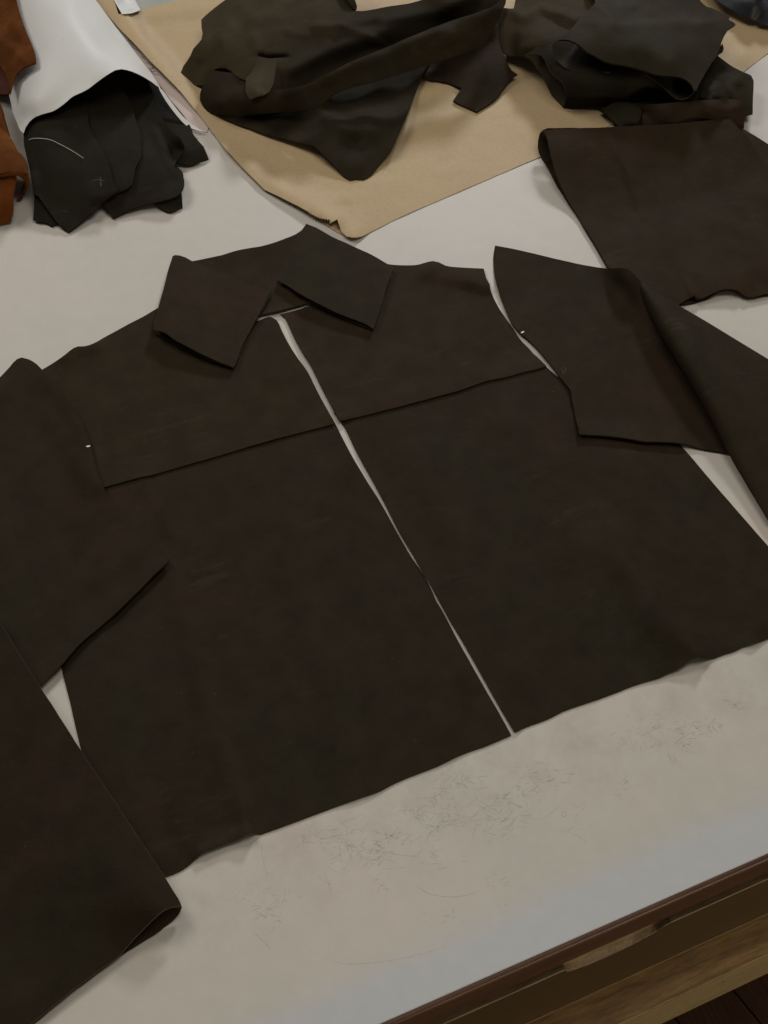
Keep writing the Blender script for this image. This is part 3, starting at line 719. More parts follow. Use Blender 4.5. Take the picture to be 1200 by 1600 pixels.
# big draped hide ----------------------------------------------------------
hd = empty('draped_hide', at1(520, 190), 'large dark brown leather hide thrown in soft folds on the kraft paper', 'hide')
sheet('hide_tail', [(318, 150, 1), (330, 174), (344, 182), (370, 193), (400, 204), (437, 215), (470, 223), (492, 229), (501, 238), (515, 252), (530, 267), (542, 279), (547, 281.5), (556, 280), (568, 280.5), (575, 277), (590, 260), (606, 240), (614, 228), (625, 203), (633, 185), (641, 166), (650, 142), (659, 121), (690, 60, 1), (480, 60, 1), (340, 100, 1)], DKH, parent=hd, gap=1, step=6, amp=.6, seed=1, drape=False,
      ctrl=[(330, 172, 4), (344, 182, 4), (400, 204, 5), (437, 215, 7), (492, 229, 14), (515, 252, 10), (545, 280, 2.5), (568, 280, 2.5), (590, 258, 5), (612, 232, 12), (625, 203, 14), (641, 166, 12), (657, 124, 8), (690, 70, 10), (480, 70, 10),
            (400, 180, 5), (450, 195, 7), (520, 184, 17), (560, 183, 18), (603, 176, 14), (560, 160, 5), (605, 152, 4), (525, 162, 6), (530, 208, 21), (575, 203, 23), (640, 135, 4), (555, 222, 10), (595, 222, 12), (560, 250, 13), (555, 266, 9), (495, 205, 13), (488, 172, 12)],
      feats=[ridge([(492, 160), (505, 178), (525, 192), (550, 204)], 4, 9, 9)])
sheet('hide_body', [(400, -70, 1), (368, -12), (352, 0), (336, 12), (322, 23), (314.5, 30, 1), (315.5, 42), (317, 52), (315, 61), (307, 70), (302, 76), (298, 86), (293, 95), (287, 103), (283, 113), (281, 124, 1), (288, 127.5), (298, 130.5), (306, 133), (316, 133), (324, 129), (329, 124), (332, 115), (336, 108), (343, 105.5), (352, 106), (361, 110), (368, 117), (376, 122), (386, 126, 1), (400, 150, 1), (440, 152), (490, 140), (548, 112), (640, 76), (700, 50), (776, 22), (794, -8, 1), (790, -60, 1), (720, -40, 1), (662, -1), (645, 4), (625, 7.5), (603, 10.5), (580, 15), (562, 17.5), (553, 16.5), (549, 8), (556, -8), (545, -70, 1)], HIDE, parent=hd, gap=.8, step=6, amp=.9, seed=3, drape=False,
      ctrl=[(316, 31, 26), (317, 52, 28), (300, 80, 20), (282, 122, 4), (306, 133, 4), (324, 128, 14), (336, 108, 30), (355, 106, 36), (376, 122, 38), (386, 126, 38), (400, 148, 36), (360, 60, 48), (345, 85, 38), (320, 100, 20), (400, 30, 54), (380, 0, 44), (405, 95, 48), (430, 75, 52), (425, 115, 44),
            (440, 148, 32), (490, 130, 29), (548, 100, 30), (600, 78, 31), (700, 38, 36), (775, 12, 44), (792, -10, 48), (700, 8, 66), (620, 30, 60), (560, 40, 58), (662, -2, 62), (603, 10, 58), (553, 16, 56), (520, 55, 56), (480, 92, 48), (440, 20, 58), (500, 20, 62), (440, -60, 50), (620, 50, 52), (560, 75, 45), (700, -40, 70), (500, 110, 36), (440, 132, 38)],
      fold=[[(404, 87), (416, 89), (428, 88.5), (448, 88)]],
      feats=[ridge([(348, 60), (350, 80), (346, 100)], 3, 7, 9), ridge([(318, 60), (312, 90)], 2, 7), ridge([(404, 86), (416, 89), (448, 88)], -9, 2, 2, hs=[-3, -10, -3]), ridge([(380, 10), (400, 30), (430, 20)], 2.5, 9), ridge([(360, 20), (380, 45), (372, 60)], -2.5, 9), ridge([(395, 50), (400, 75)], 2, 8),
             ridge([(493, 38), (520, 37), (545, 41), (570, 51), (598, 67)], 4, 3, 10), ridge([(530, 36), (560, 33), (590, 26)], 3, 4, 6), ridge([(445, 47), (458, 51), (480, 52)], 1.8, 3, 5), ridge([(455, 110), (520, 78), (600, 52)], 4, 12, 10), ridge([(600, 30), (680, 20), (740, -5)], 3, 9)])
sheet('rolled_fold', [(792, -22, 1), (791, -4), (790, 4), (785, 15), (778, 30), (770, 44), (766, 56), (759, 68), (752, 73), (720, 83), (690, 93), (655, 105), (620, 116), (585, 126), (545, 137), (520, 148), (505, 160), (490, 168), (470, 171), (437, 174), (410, 176), (385, 179), (362, 181), (345, 180), (330, 176), (318, 166), (313, 156), (313, 146), (317, 134), (330, 110, 1), (400, 118, 1), (430, 139), (452, 138), (478, 132), (490, 126.5), (520, 111), (548, 97), (575, 85.5), (600, 75.5), (640, 58), (670, 46), (700, 34), (725, 26), (750, 18), (773, 8), (784, -4), (788, -22, 1)], DKH, parent=hd, gap=1, step=6, amp=.5, seed=4, drape=False,
      ctrl=[(318, 134, 20), (313, 150, 9), (330, 176, 4), (345, 180, 4), (385, 179, 8), (437, 174, 18), (490, 168, 31), (520, 148, 38), (585, 126, 40), (655, 105, 40), (720, 83, 41), (752, 73, 40), (770, 44, 48), (790, 4, 60), (792, -20, 66),
            (355, 150, 31), (420, 152, 40), (470, 146, 46), (520, 124, 53), (600, 93, 59), (700, 55, 64), (755, 35, 64), (452, 138, 45), (490, 126, 49), (548, 97, 55), (600, 75, 58), (700, 34, 62), (775, 8, 66), (330, 128, 26), (640, 80, 62), (345, 165, 22), (400, 166, 29), (560, 125, 45), (690, 80, 48), (385, 130, 36)],
      feats=[ridge([(452, 140), (490, 129), (548, 101), (600, 80), (700, 39), (775, 12)], 6, 8, 12), ridge([(500, 146), (585, 110), (700, 72)], -2.5, 14), ridge([(640, 98), (700, 62), (760, 30)], 2, 8)])
sheet('hanging_tongue', [(384, 112, 1), (392, 96), (403, 89), (416, 90.5), (425, 91.5), (431, 96), (430, 108), (428, 120), (426, 133), (421, 143), (412, 148), (402, 150), (391, 155, 1), (386, 148), (383.5, 141), (384, 133)], SUE, parent=hd, gap=.5, step=4, amp=.4, drape=False, th=1.6,
      ctrl=[(384, 112, 38), (403, 89, 50), (431, 96, 54), (428, 120, 50), (420, 143, 47), (391, 154, 42), (384, 133, 41), (405, 120, 49), (400, 140, 49)], feats=[bumpf(410, 138, -1.5, 8)])
sheet('curled_edge', [(530, -30, 1), (541, -4), (547, 7), (553, 15), (557, 14), (557.5, 8), (554, -2), (550, -30, 1)], DKH, parent=hd, gap=.3, step=4, drape=False, ctrl=[(541, -4, 66), (553, 15, 58), (557, 8, 60), (550, -30, 66), (530, -30, 68)])

# pile of folded leather, far right ------------------------------------------
pl = empty('leather_pile', at1(1010, 110), 'crumpled pile of folded dark olive leather at the far right of the table', 'leather')
sheet('bottom_layer', [(870, 130, 1), (886, 152), (910, 163), (935, 168), (948, 178), (957, 188), (962, 198, 1), (968, 199.5), (1000, 201), (1080, 204), (1150, 212, 1), (1161, 207), (1163, 197), (1163, 187, 1), (1164, 180, 1), (1170, 179), (1176, 177.5, 1), (1176.5, 150), (1177.5, 126, 1), (1174, 118), (1163, 113), (1148, 106), (1131, 94), (1122, 87.5, 1), (1100, 60, 1), (940, 60, 1)], DK4, parent=pl, gap=1, step=7, amp=1.5, seed=1,
      ctrl=[(900, 160, 4), (957, 188, 3), (966, 199, 3), (1080, 203, 10), (1160, 206, 8), (1163, 187, 10), (1176, 177, 14), (1177, 126, 22), (1163, 113, 24), (1131, 94, 26), (1122, 88, 28), (1000, 120, 20), (1050, 150, 22), (1140, 150, 26), (980, 180, 14), (1100, 60, 26)],
      feats=[ridge([(1096, 128), (1112, 122), (1135, 126), (1155, 124)], 7, 5, 9), bumpf(1132, 128, -7, 12, 4), ridge([(1140, 140), (1150, 160)], 3, 6)])
sheet('ear_fold', [(1094, 152, 1), (1098, 138), (1106, 128), (1116, 124.5), (1127, 127), (1136, 136), (1140, 148), (1138, 157, 1), (1124, 157), (1110, 155)], DK4, parent=pl, gap=.8, step=5, amp=.6, drape=False,
      ctrl=[(1094, 152, 34), (1106, 128, 40), (1127, 127, 38), (1139, 150, 30), (1138, 157, 30), (1115, 140, 44), (1110, 155, 38)], feats=[ridge([(1110, 155), (1118, 150), (1122, 152)], 2.5, 3)])
sheet('small_roll', [(940, 172, 1), (960, 160), (985, 160), (992, 164), (999, 170), (1003, 174), (1000, 185), (994, 197, 1), (970, 200, 1), (955, 186)], DK4, parent=pl, gap=.5, step=5, amp=.5,
      ctrl=[(945, 172, 10), (975, 168, 17), (994, 175, 12), (994, 197, 8), (970, 199, 7)], feats=[bumpf(992, 177, -5, 8, 6)])
sheet('rolled_fold', [(1003, 200, 1), (1004, 188), (1004, 176), (1001, 168), (1003, 164, 1), (1030, 162), (1070, 159), (1100, 156), (1140, 155), (1162, 157, 1), (1166, 166), (1165, 182, 1), (1163, 186), (1162, 200, 1), (1100, 200, 1)], DK3, parent=pl, gap=.8, step=6, amp=.6,
      ctrl=[(1003, 198, 12), (1003, 176, 22), (1003, 165, 32), (1070, 160, 38), (1140, 156, 36), (1164, 160, 32), (1164, 184, 16), (1100, 198, 16), (1050, 175, 40), (1110, 172, 42), (1150, 172, 34)])
sheet('back_layer', [(772, 44, 1), (775, 29), (781, 18), (788, 12.5), (797, 13.5), (803, 13, 1), (815, -40, 1), (1000, -60, 1), (1000, 30, 1), (930, 110, 1), (882, 168, 1), (872, 158), (862, 146), (852, 126), (842, 110), (834, 98), (826, 90), (817, 87), (806, 87.5), (794, 86), (786, 81), (782, 72), (779, 60), (776, 50)], SUE, parent=pl, gap=1, step=6, amp=1.2, seed=2, drape=False,
      ctrl=[(775, 35, 20), (788, 13, 30), (780, 60, 18), (788, 82, 14), (815, 87, 22), (834, 98, 24), (852, 126, 15), (872, 158, 4), (882, 168, 3), (810, 55, 38), (845, 40, 50), (850, 70, 46), (880, 30, 52), (840, -20, 50), (1000, -40, 60), (1000, 40, 60), (900, 110, 30)],
      feats=[ridge([(800, 16), (820, 25), (845, 12), (870, 22), (900, 36)], 4, 6, 10), ridge([(812, 80), (815, 73), (830, 70)], 3, 4, 6), ridge([(880, 20), (905, 28)], 3, 6), ridge([(845, 20), (900, 45)], -3, 10)])
sheet('hanging_fold', [(820, 86, 1), (832, 84.5), (846, 86, 1), (851, 92), (855, 102), (861, 112), (868, 119.5), (876, 125), (881, 131), (884, 140), (885, 150), (884, 158), (880, 166, 1), (892, 169), (910, 169), (930, 166.5), (950, 165), (985, 162), (1020, 160), (1050, 160), (1085, 158, 1), (1100, 120, 1), (1000, 70, 1), (860, 60, 1)], DKC, parent=pl, gap=.8, step=6, amp=.8, seed=3, rim=SUE, drape=False,
      ctrl=[(825, 86, 38), (846, 86, 42), (855, 102, 42), (868, 120, 38), (884, 140, 30), (884, 158, 16), (880, 166, 6), (910, 169, 4), (950, 165, 8), (1020, 160, 16), (1085, 157, 26), (900, 125, 46), (950, 115, 52), (1000, 120, 54), (920, 145, 34), (980, 145, 34), (1050, 140, 38), (870, 90, 50), (860, 65, 48), (1000, 72, 50), (930, 68, 50), (1100, 120, 34)])
sheet('lower_lip', [(862, 70, 1), (864, 80), (867, 90), (873, 97), (881, 104), (890, 108), (905, 110), (922, 110.5), (938, 110), (952, 112), (956, 108), (953, 104), (960, 103), (972, 105), (986, 107), (1000, 112), (1014, 119), (1027, 128), (1038, 137), (1048, 147), (1056, 153), (1066, 155), (1075, 152), (1083, 145), (1088, 134, 1), (1050, 90, 1), (900, 50, 1)], DK4, parent=pl, gap=.5, step=6, amp=.5, rim=SUE, drape=False,
      ctrl=[(864, 80, 58), (873, 97, 52), (905, 110, 52), (952, 111, 54), (986, 107, 56), (1027, 128, 52), (1048, 147, 46), (1066, 155, 42), (1083, 145, 48), (900, 85, 50), (960, 95, 50), (1050, 110, 48), (1060, 140, 38), (870, 65, 62), (900, 50, 50), (1050, 90, 46)])
sheet('top_fold', [(862, 78, 1), (863.5, 70), (868, 64.5), (876, 62), (887, 62), (898, 66), (908, 73), (918, 82), (930, 88), (943, 95), (957, 99.5), (975, 102), (990, 105), (1005, 110), (1024, 116.5), (1036, 118), (1050, 119), (1063, 121), (1074, 126), (1081, 133), (1085, 141), (1087.5, 142, 1), (1095, 127), (1105, 109), (1113, 97), (1121, 86), (1125, 75), (1128, 65), (1132, 55), (1137.5, 46), (1144, 42), (1150, 38, 1), (1145, 34), (1139, 31, 1), (1140, 25, 1), (1128, 20), (1111, 12), (1104, 10), (1092, -2), (1060, -60, 1), (930, -70, 1), (915, -20), (930, 5), (920, 14), (911, 24), (900, 36), (885, 52), (868, 62, 1)], DK4, parent=pl, gap=.8, step=5, amp=1, seed=5, drape=False,
      ctrl=[(864, 74, 76), (876, 62, 82), (898, 66, 80), (918, 82, 76), (957, 99, 72), (1005, 110, 68), (1050, 119, 70), (1085, 141, 62), (1105, 109, 60), (1128, 65, 58), (1150, 38, 54), (1139, 28, 56), (1092, 0, 60), (940, 45, 84), (1000, 60, 84), (1060, 60, 72), (1050, 95, 78), (1000, 20, 66), (930, 0, 66), (1060, -50, 62), (900, 40, 76)],
      feats=[ridge([(935, 34), (966, 40), (1005, 36), (1045, 32), (1070, 30), (1082, 35), (1097, 34)], 4, 3.5, 14), ridge([(930, 8), (945, 14), (960, 34)], 4, 4, 8), ridge([(972, 6), (985, 9), (992, 8)], 3, 3, 5), ridge([(940, 0), (975, 12), (1010, 20)], 2, 8)])
sheet('rounded_tab', [(1112, 96, 1), (1122, 80), (1129, 68), (1131, 75), (1129, 81), (1125, 83), (1119, 90), (1116, 96)], DK4, parent=pl, gap=.5, step=4, drape=False, ctrl=[(1112, 96, 36), (1129, 68, 36), (1130, 78, 34)])

# folded brown panel, right ---------------------------------------------------
fp = empty('folded_leather', at1(1020, 330), 'wide brown leather panel folded double beside the kraft paper', 'leather')
sheet('lower_leaf', [(856, 200, 1), (848, 203), (843.5, 208), (841.5, 218), (842, 236), (846, 246), (853, 256), (861, 270), (870, 288), (880, 304), (892, 323), (907, 346), (922, 371), (937, 396), (949, 418), (960, 440), (1062, 477, 1), (1077, 474.5), (1093, 470.5), (1107, 466), (1120, 457.5), (1138, 454), (1150, 457), (1162, 464), (1200, 461.5), (1320, 456, 1), (1320, 300, 1), (1160, 200, 1)], DK3, parent=fp, gap=.4, step=9, amp=.4, rim=DK2,
      ctrl=[(848, 203, 26), (842, 220, 16), (846, 246, 7), (870, 288, 3), (949, 418, 2.3), (1062, 477, 2.3), (1107, 466, 3), (1138, 454, 8), (1162, 464, 2.5), (1300, 450, 3), (1000, 300, 3), (900, 230, 8), (1150, 210, 14), (1250, 260, 5), (1050, 210, 10)])
sheet('upper_leaf', [(847, 203.5, 1), (880, 201.5), (960, 198), (1046, 193.5), (1100, 189), (1135, 185), (1140, 186), (1145, 190), (1160, 207), (1167, 212), (1172, 218), (1178, 231), (1186, 243), (1200, 264), (1216, 290), (1320, 360, 1), (1320, 440, 1), (1200, 458.5), (1163, 461), (1159, 458), (1154, 454), (1148, 451.5), (1139, 450.5), (1129, 451.5), (1118, 456), (1106, 462), (1094, 466.5), (1087, 466, 1), (1086, 461, 1), (1074, 467), (1061, 475.5), (1000, 452), (950, 417, 1), (937, 394), (922, 369), (907, 344), (891, 318), (880, 298), (872, 280), (866, 262), (860, 238), (857, 222), (854, 212), (850, 206.5)], DK3, parent=fp, gap=.6, step=8, amp=.5, seed=2, soft=(2, 4),
      ctrl=[(847, 204, 29), (857, 222, 29), (866, 262, 20), (880, 298, 11), (891, 318, 7), (950, 417, 5), (1061, 475, 5), (1200, 458, 6), (1300, 420, 6), (1000, 330, 7), (960, 199, 30), (1135, 186, 30), (1000, 240, 24), (900, 215, 31), (1100, 230, 22), (1160, 208, 26), (1200, 264, 12), (1150, 350, 7), (1050, 400, 6)],
      feats=[ridge([(950, 208), (965, 232), (984, 269), (1003, 328), (1030, 365), (1058, 408), (1086, 458)], 3.5, 4, 9, hs=[1, 2, 2.6, 2.6, 3.4, 4.5, 6.5]), ridge([(962, 250), (985, 320), (1015, 370), (1060, 430)], -1.2, 10), ridge([(1140, 451), (1136, 435)], 5, 13), ridge([(1125, 378), (1150, 377), (1175, 375)], .5, 4), ridge([(952, 340), (975, 338)], .5, 5), ridge([(1000, 250), (1025, 253)], .5, 4), bumpf(1098, 330, .6, 4)])

# ================================================================== the jacket pieces
GRP = 'cut leather pieces laid out as a jacket'
cl = [(523, 661), (548, 709), (576, 756), (595, 786), (621, 833), (642, 869), (657, 891), (666.3, 906), (674.6, 923), (681.5, 939), (689, 951), (711, 992.5), (734, 1034), (756, 1073), (779, 1112.5)]
cr_ = [(529, 655), (559, 711), (599, 784), (625, 835), (647.5, 872.5), (662.5, 899), (668.3, 908), (676.2, 922), (681, 931), (696, 959), (726, 1009), (752.5, 1056), (779, 1103)]
fl_ = sheet('front_panel', [(517, 650, 1)] + cl + [(798.5, 1148.5, 1), (760, 1165), (715, 1181), (685, 1196), (650, 1210), (620, 1222), (592, 1236), (565, 1245), (525, 1260), (485, 1275), (445, 1290), (407, 1303.5, 1), (399, 1302), (392, 1300.5), (384, 1303), (375, 1309), (345, 1321), (315, 1333), (300, 1347), (286, 1358), (272, 1365), (255, 1371), (222, 1378, 1), (180, 1290), (140, 1215), (122, 1150), (110, 1098), (97, 1044), (92, 1000), (130, 900, 1), (150, 750, 1), (300, 712, 1)], DK, gap=.1, step=9, amp=.35, seed=1, th=1.1, wob=.2,
            feats=[ridge([(372, 1215), (383, 1260), (392, 1300)], 7, 6, 16, hs=[0, 3, 8]), ridge([(315, 1332), (345, 1316), (372, 1308)], 5, 14, 14), ridge([(362, 1200), (330, 1330)], -0.1, 20), bumpf(297, 935, 1.6, 7), bumpf(303, 944, -1.2, 7), bumpf(322, 1001, 1.4, 9), bumpf(330, 1009, -1.2, 9), bumpf(313, 975, .9, 14, 8),
                   ridge([(226, 748), (240, 780), (262, 820), (280, 860)], 1.1, 5, 10), ridge([(262, 860), (275, 900)], .6, 8), ridge([(250, 860), (290, 980), (330, 1120), (372, 1260)], 2.4, 16, 22), ridge([(420, 760), (470, 930), (520, 1120), (560, 1240)], 1.6, 30), ridge([(150, 1060), (200, 1200), (250, 1330)], 1.6, 22), ridge([(560, 820), (640, 1000), (700, 1170)], 1.2, 26)])
tag(fl_, 'dark brown front panel of the jacket left of the centre gap, below the yoke', 'leather', GRP)
cr_ = [(x+.9, y-.3) for x, y in cr_]
cl = cl
fr_ = sheet('front_panel', [(522, 645, 1)] + cr_ + [(804, 1143.5, 1), (830, 1133), (859, 1122), (880, 1111), (900, 1104), (930, 1094), (960, 1083), (985, 1073), (1012, 1064), (1029, 1059), (1046, 1051), (1061, 1044), (1072, 1036), (1083, 1028.5), (1092, 1026), (1101, 1028.5), (1111, 1029), (1130, 1023), (1149, 1017), (1162, 1010), (1175, 1005.5), (1200, 998), (1250, 975), (1345, 935, 1), (1290, 950, 1), (1260, 922), (1200, 853), (1130, 773), (1066, 698), (1040, 668), (1000, 620), (950, 585), (900, 596), (877, 591.5), (865, 583), (853, 572.5, 1), (846, 566, 1), (700, 606, 1)], DK, gap=.1, step=9, amp=.35, seed=3, th=1.1, wob=.2,
            feats=[ridge([(940, 800), (985, 880), (1040, 960), (1092, 1024)], 12, 13, 50, hs=[3, 12, 15, 8]), ridge([(880, 740), (925, 850), (975, 940), (1045, 1035)], -1.2, 22), ridge([(1040, 975), (1092, 1022)], 4, 9, 9, hs=[0, 3]), ridge([(790, 640), (850, 760), (900, 860)], 2, 22, 30), ridge([(640, 720), (720, 880), (800, 1040)], 1.6, 34), ridge([(1000, 720), (1080, 830), (1170, 960)], 2.2, 26, 34), bumpf(1160, 825, 1.3, 20, 14), ridge([(1175, 1005), (1185, 980)], 3, 13), bumpf(700, 900, .6, 30)])
tag(fr_, 'dark brown front panel of the jacket right of the centre gap, with a rippled hem', 'leather', GRP)
yl = sheet('yoke_piece', [(60, 580, 1), (65.5, 577.5), (84, 566.5), (102, 554), (115, 544), (122, 541.3), (132, 541), (145, 537), (165, 526), (200, 507), (225, 494), (247, 481), (300, 460), (340, 462), (380, 490), (400, 502), (412, 498), (420, 495), (424, 495.5), (429, 498), (433, 501), (438, 512), (446, 528), (464, 558), (480, 580), (492, 604), (508, 634), (523, 661.5, 1), (496, 668.5), (470, 675.5), (425, 687), (400, 694), (350, 709.5), (281, 729), (240, 741), (217, 746), (190, 753), (162, 761, 1), (140, 750, 1), (100, 680, 1), (60, 620, 1)], DK3, gap=.2, step=8, amp=.4, seed=2, th=1.5, wob=.25,
           feats=[ridge([(102, 556), (120, 545), (150, 540)], 4.5, 12, 12), bumpf(100, 600, 1, 20), ridge([(250, 560), (330, 640), (420, 660)], .6, 30), ridge([(430, 500), (470, 580), (515, 655)], .8, 9)])
tag(yl, 'dark brown yoke piece of the jacket left of the centre gap', 'leather', GRP)
yr = sheet('yoke_piece', [(438, 491, 1), (470, 482.5), (520, 460, 1), (560, 425, 1), (600, 412), (613, 413.5), (635, 414.5), (655, 413), (665, 410), (677, 408), (686, 410), (696, 415), (708, 417), (721, 418), (756, 419.5, 1), (757.5, 426), (759.5, 434), (765, 444), (766, 451), (769, 460), (775, 473), (787, 493), (798, 508), (803, 515), (808, 523), (813, 530.5), (827, 545), (833, 552), (840, 558), (853.5, 571.5, 1), (840, 576), (817, 581.5), (790, 589), (758, 595.5), (742, 601), (721, 608.5), (680, 620), (641, 630.5), (600, 641), (560, 651), (530.3, 657.5, 1), (519, 636), (501, 602), (487, 573), (471, 547), (457, 521), (451.5, 508), (446.5, 497.5), (441, 492)], DK3, gap=.2, step=8, amp=.4, seed=4, th=1.5, wob=.25,
           feats=[ridge([(640, 432), (680, 432), (730, 440), (763, 449)], 4, 22, 7, hs=[0, 2.5, 4.5, 5]), ridge([(677, 410), (665, 425)], 3.5, 11), bumpf(700, 417, 1.5, 24, 10), ridge([(600, 520), (700, 600)], .6, 30), bumpf(820, 540, .8, 14)])
tag(yr, 'dark brown yoke piece of the jacket right of the centre gap', 'leather', GRP)
co_ = sheet('collar_strip', [(270, 418, 1), (299, 408, 1), (322, 404), (345, 399), (365, 393), (387, 388), (410, 384), (432, 378), (447, 372), (462, 366), (478, 355, 1), (520, 372, 1), (560, 400, 1), (545, 440), (505, 465), (470, 476, 1), (447, 482.5), (430, 486.5), (408, 491.5, 1), (370, 500), (320, 480, 1), (280, 450, 1)], DK2, gap=.3, step=7, amp=.6, seed=5, th=2,
            feats=[ridge([(300, 408), (345, 399), (387, 388), (432, 377), (462, 366)], 2.5, 14), ridge([(430, 470), (450, 450)], 1.2, 12)])
tag(co_, 'curved dark leather collar strip at the neck under the two folded collar pieces', 'leather', GRP)

def folded_piece(name, label, under, upper, mu, ml, ctrl_u, ctrl_l, fu=(), seed=0):
    e = empty(name, at1(np.mean([p[0] for p in upper]), np.mean([p[1] for p in upper])), label, 'leather', GRP)
    sheet('under_leaf', under, ml, parent=e, gap=.3, step=7, amp=.2, ctrl=ctrl_l, seed=seed)
    sheet('upper_leaf', upper, mu, parent=e, gap=.4, step=7, amp=.35, ctrl=ctrl_u, feats=fu, seed=seed+1, soft=(2, 4), rim=EDGE)
    return e
DKC2 = leather('dark_leather_collar', (.0215, .0182, .0100), (.0232, .0178, .0100), (.0255, .0172, .0102), off=12.1)
EDGE = leather('cut_edge_highlight', (.070, .060, .040), (.085, .070, .048), (.095, .075, .053), rough=.7, grain=.1)  # paler rim: edge highlight painted into the colour of the cut edge
folded_piece('collar_piece', 'folded leather collar piece with a rounded open fold, left of the neck gap',
    [(276, 402, 1), (299, 408), (423, 461, 1), (414, 478), (398, 505), (382, 540), (366, 574, 1), (350, 569), (330, 563), (300, 549), (270, 534), (255, 527), (244, 521), (240, 516), (242, 508), (256, 460, 1)],
    [(270, 400, 1), (274, 398.5), (281, 399), (290, 402), (299, 407), (320, 415), (350, 428), (385, 443), (421, 453, 1), (411, 476), (396, 505), (380, 535), (365, 572, 1), (352, 568), (331, 559.5), (310, 550), (290, 539), (270, 528), (258, 519), (251, 516), (244, 515), (240.5, 514), (241, 508), (247, 482), (256, 450), (264, 420)],
    DK3, DK3,
    [(270, 400, 9), (240, 514, 15), (256, 450, 13), (262, 522, 16), (300, 545, 13), (365, 572, 8), (421, 453, 8), (390, 510, 8), (299, 407, 9), (330, 480, 12), (285, 470, 15)],
    [(276, 402, 5), (240, 516, 6), (299, 540, 3), (366, 574, 4), (423, 461, 4), (330, 480, 4)],
    [ridge([(300, 430), (350, 440), (395, 455)], 1.3, 12), ridge([(330, 460), (400, 500)], -.8, 16)], 1)
folded_piece('collar_piece', 'folded leather collar piece with square corners, right of the neck gap',
    [(480, 354, 1), (610, 421, 1), (600, 460), (584, 514.5, 1), (572, 511), (545, 500), (510, 484), (480, 468), (455, 450), (438, 437, 1), (455, 400)],
    [(478.5, 349.5, 1), (490, 354), (520, 370), (550, 384), (580, 398), (614, 417, 1), (607, 438), (600, 460), (592, 486), (583.5, 512, 1), (575, 507), (545, 495), (515, 482), (490, 469), (465, 456), (449, 445), (434, 437, 1), (438, 425), (447, 403), (459, 380), (470, 362)],
    DKC2, DKC2,
    [(478, 350, 9), (614, 417, 9), (583, 512, 9), (434, 437, 10), (500, 475, 12), (530, 430, 12), (470, 380, 10), (550, 385, 10)],
    [(480, 354, 5), (610, 421, 5), (584, 514, 5), (438, 437, 6), (520, 430, 5)],
    [ridge([(575, 418), (600, 420)], .5, 5)], 3)

# left sleeve -----------------------------------------------------------
ls = sheet('sleeve_piece', [(-80, 660, 1), (-20, 605), (0, 589), (15, 574), (27, 561), (34, 558.5), (45, 561.5), (57, 569), (65.5, 577.5), (75, 588), (85, 598.5), (100, 619), (110, 631), (119, 645), (130, 665), (136, 678), (141, 691), (144.5, 706), (148, 723), (154, 742), (161, 760), (170, 776), (180, 789), (192, 803), (210, 822), (228, 843), (247, 862), (266, 874, 1), (259, 881), (246, 893), (232, 907), (217, 922), (195, 944), (175, 963), (154, 981), (133, 998), (115, 1016), (98, 1037), (80, 1055), (63, 1072.5, 1), (20, 1100, 1), (-120, 960, 1)], DK, gap=.4, step=8, amp=.6, seed=2, soft=(2, 4),
           feats=[ridge([(30, 562), (10, 590), (-30, 640)], 6, 22), ridge([(66, 578), (100, 619), (130, 665), (144, 706), (161, 760), (192, 803)], 3.5, 16, 16, hs=[3, 4, 4, 3, 2.5, .5]), ridge([(192, 960), (130, 1010), (70, 1065)], 4, 24, 24, hs=[1, 3, 5]), ridge([(266, 874), (220, 918), (180, 958)], 3, 14), bumpf(-20, 800, 2, 60), ridge([(60, 600), (110, 680), (130, 760)], 1, 22)])
tag(ls, 'dark leather sleeve piece overlapping the left edge of the jacket front', 'leather', GRP)
strokes('notch_mark', [([(134.5, 697.6), (138, 697.2), (141, 696.2)], 1.7)], CHALK, ls, lift=.3)
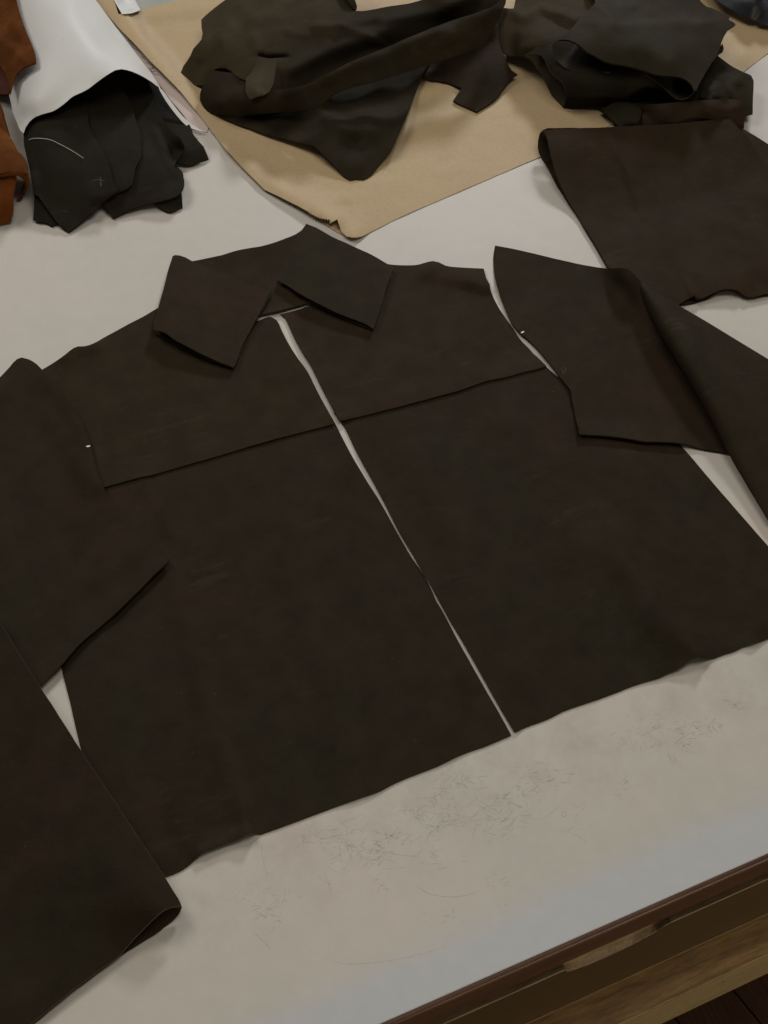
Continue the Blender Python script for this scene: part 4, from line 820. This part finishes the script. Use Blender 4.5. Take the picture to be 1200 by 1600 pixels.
# lower left sleeve, folded into a flat tube
e2 = empty('folded_sleeve', at1(90, 1350), 'dark leather sleeve piece folded double at the lower left corner, open at its end', 'leather', GRP)
sheet('under_leaf', [(-60, 940, 1), (20, 1050), (80, 1142), (172, 1280), (244, 1372), (279, 1409), (283.5, 1417), (281, 1424), (272, 1436), (256, 1448), (240, 1460), (224, 1470), (206, 1481), (188, 1493), (160, 1514), (120, 1544), (80, 1576), (52, 1599), (-80, 1700, 1), (-220, 1500, 1)], DK, parent=e2, gap=.3, step=9, amp=.2, rim=DK2,
      ctrl=[(40, 1040, 9), (190, 1272, 10), (280, 1409, 12), (283, 1417, 8), (256, 1448, 2.5), (188, 1493, 2.5), (52, 1599, 2.5), (0, 1300, 3), (-80, 1650, 3), (150, 1380, 3)])
sheet('upper_leaf', [(-70, 890, 1), (0, 974), (26, 1015), (62, 1073), (80, 1100), (102, 1135), (112, 1151), (127, 1174), (160, 1224), (192, 1272), (224, 1321), (256, 1369), (270, 1391), (281, 1410), (283, 1415, 1), (277, 1416), (268, 1417), (258, 1421), (247, 1429), (236, 1439), (222, 1454), (208, 1468), (198, 1480), (188, 1491), (160, 1512), (120, 1542), (80, 1574), (52, 1597), (-80, 1700, 1), (-220, 1500, 1), (-200, 1000, 1)], DK, parent=e2, gap=.6, step=9, amp=.7, seed=6, rim=EDGE, soft=(2, 4),
      ctrl=[(0, 974, 22), (62, 1073, 23), (127, 1174, 21), (192, 1272, 20), (256, 1369, 19), (283, 1415, 16), (258, 1421, 21), (236, 1439, 18), (208, 1468, 9), (188, 1491, 5.5), (120, 1542, 5.5), (52, 1597, 5.5), (90, 1200, 19), (150, 1330, 20), (210, 1400, 22), (0, 1200, 14), (0, 1450, 7), (100, 1450, 12), (-80, 1650, 7), (-100, 1100, 10)],
      feats=[ridge([(0, 1200), (45, 1172), (95, 1135)], -.9, 9), ridge([(0, 1190), (50, 1160)], .8, 14)])

# right sleeve ---------------------------------------------------------
e3 = empty('sleeve_piece', at1(1000, 560), 'dark olive sleeve piece folded back along a soft ridge, right of the jacket', 'leather', GRP)
sheet('sleeve_leaf', [(774, 383.5, 1), (800, 388.5), (850, 400), (880, 407), (917, 415), (935, 418), (950, 419.5), (972, 419), (984, 422), (996, 434), (1008, 449, 1), (1045, 520, 1), (1110, 620, 1), (1152, 712, 1), (1140, 709), (1115, 704.5), (1090, 699.5), (1075, 695), (1060, 692), (1030, 690), (1000, 688.5), (985, 685.5), (967, 683), (935, 680), (905, 678, 1), (904, 670), (900, 655), (897, 637), (893, 622), (892, 611), (884, 600), (877, 591.5), (866, 577), (853, 560), (833, 538), (820, 526), (813, 520.5), (806, 513), (800, 506), (796, 497), (792, 488), (787, 475), (782, 461), (778, 448), (775, 437), (773, 425), (772, 413), (771.5, 400)], DK2, parent=e3, gap=.4, step=8, amp=.5, seed=1, soft=(2, 4), wob=.25,
      feats=[ridge([(905, 678), (967, 683), (1060, 692)], 2.5, 16), bumpf(960, 440, -.5, 40, 30), ridge([(975, 419), (988, 432), (1006, 462), (1040, 520)], 17, 60, 22, hs=[18, 19, 17, 9]), ridge([(900, 408), (975, 419)], 5, 26, 26, hs=[0, 4]), ridge([(892, 611), (905, 670)], 1.5, 12), bumpf(885, 560, .8, 20)])
patch('folded_back', [
    [(1003, 446, 12), (1020, 492, 3), (1052, 548, 3), (1094, 620, 3), (1128, 682, 2.8), (1163, 738, 2.8), (1222, 840, 2.8)],
    [(1000, 441, 15), (1006, 474, 9), (1034, 530, 7), (1076, 598, 6.5), (1117, 668, 6), (1150, 727, 5.5), (1206, 822, 5)],
    [(998, 438, 19), (1001, 460, 19), (1028, 515, 19), (1070, 583, 18), (1113, 657, 15), (1145, 718, 12), (1200, 810, 9)],
    [(998, 437, 21), (1008, 454, 27), (1040, 508, 30), (1083, 575, 29), (1127, 648, 24), (1160, 706, 18), (1215, 795, 12)],
    [(1000, 438, 21), (1020, 454, 27), (1062, 506, 32), (1108, 568, 30), (1155, 636, 24), (1195, 690, 19), (1250, 765, 13)],
    [(1003, 441, 20), (1035, 462, 22), (1092, 512, 20), (1145, 570, 18), (1200, 625, 15), (1240, 670, 13), (1300, 740, 10)],
    [(1007, 446, 18), (1060, 477, 12), (1120, 512, 11), (1200, 561, 10), (1255, 598, 9), (1300, 625, 8), (1370, 680, 6)]], DK, parent=e3, th=1.9, amp=.5, sub=9, seed=3)
strokes('notch_mark', [([(814, 520.3), (816.5, 519), (819, 517.6)], 1.7)], CHALK, e3, lift=.3)
strokes('scuff', [([(875, 574), (879, 579), (881, 586)], .8), ([(880, 571), (884, 578), (883, 583)], .6), ([(910, 594), (918, 590)], .4)], CHALKF, e3, lift=.35)
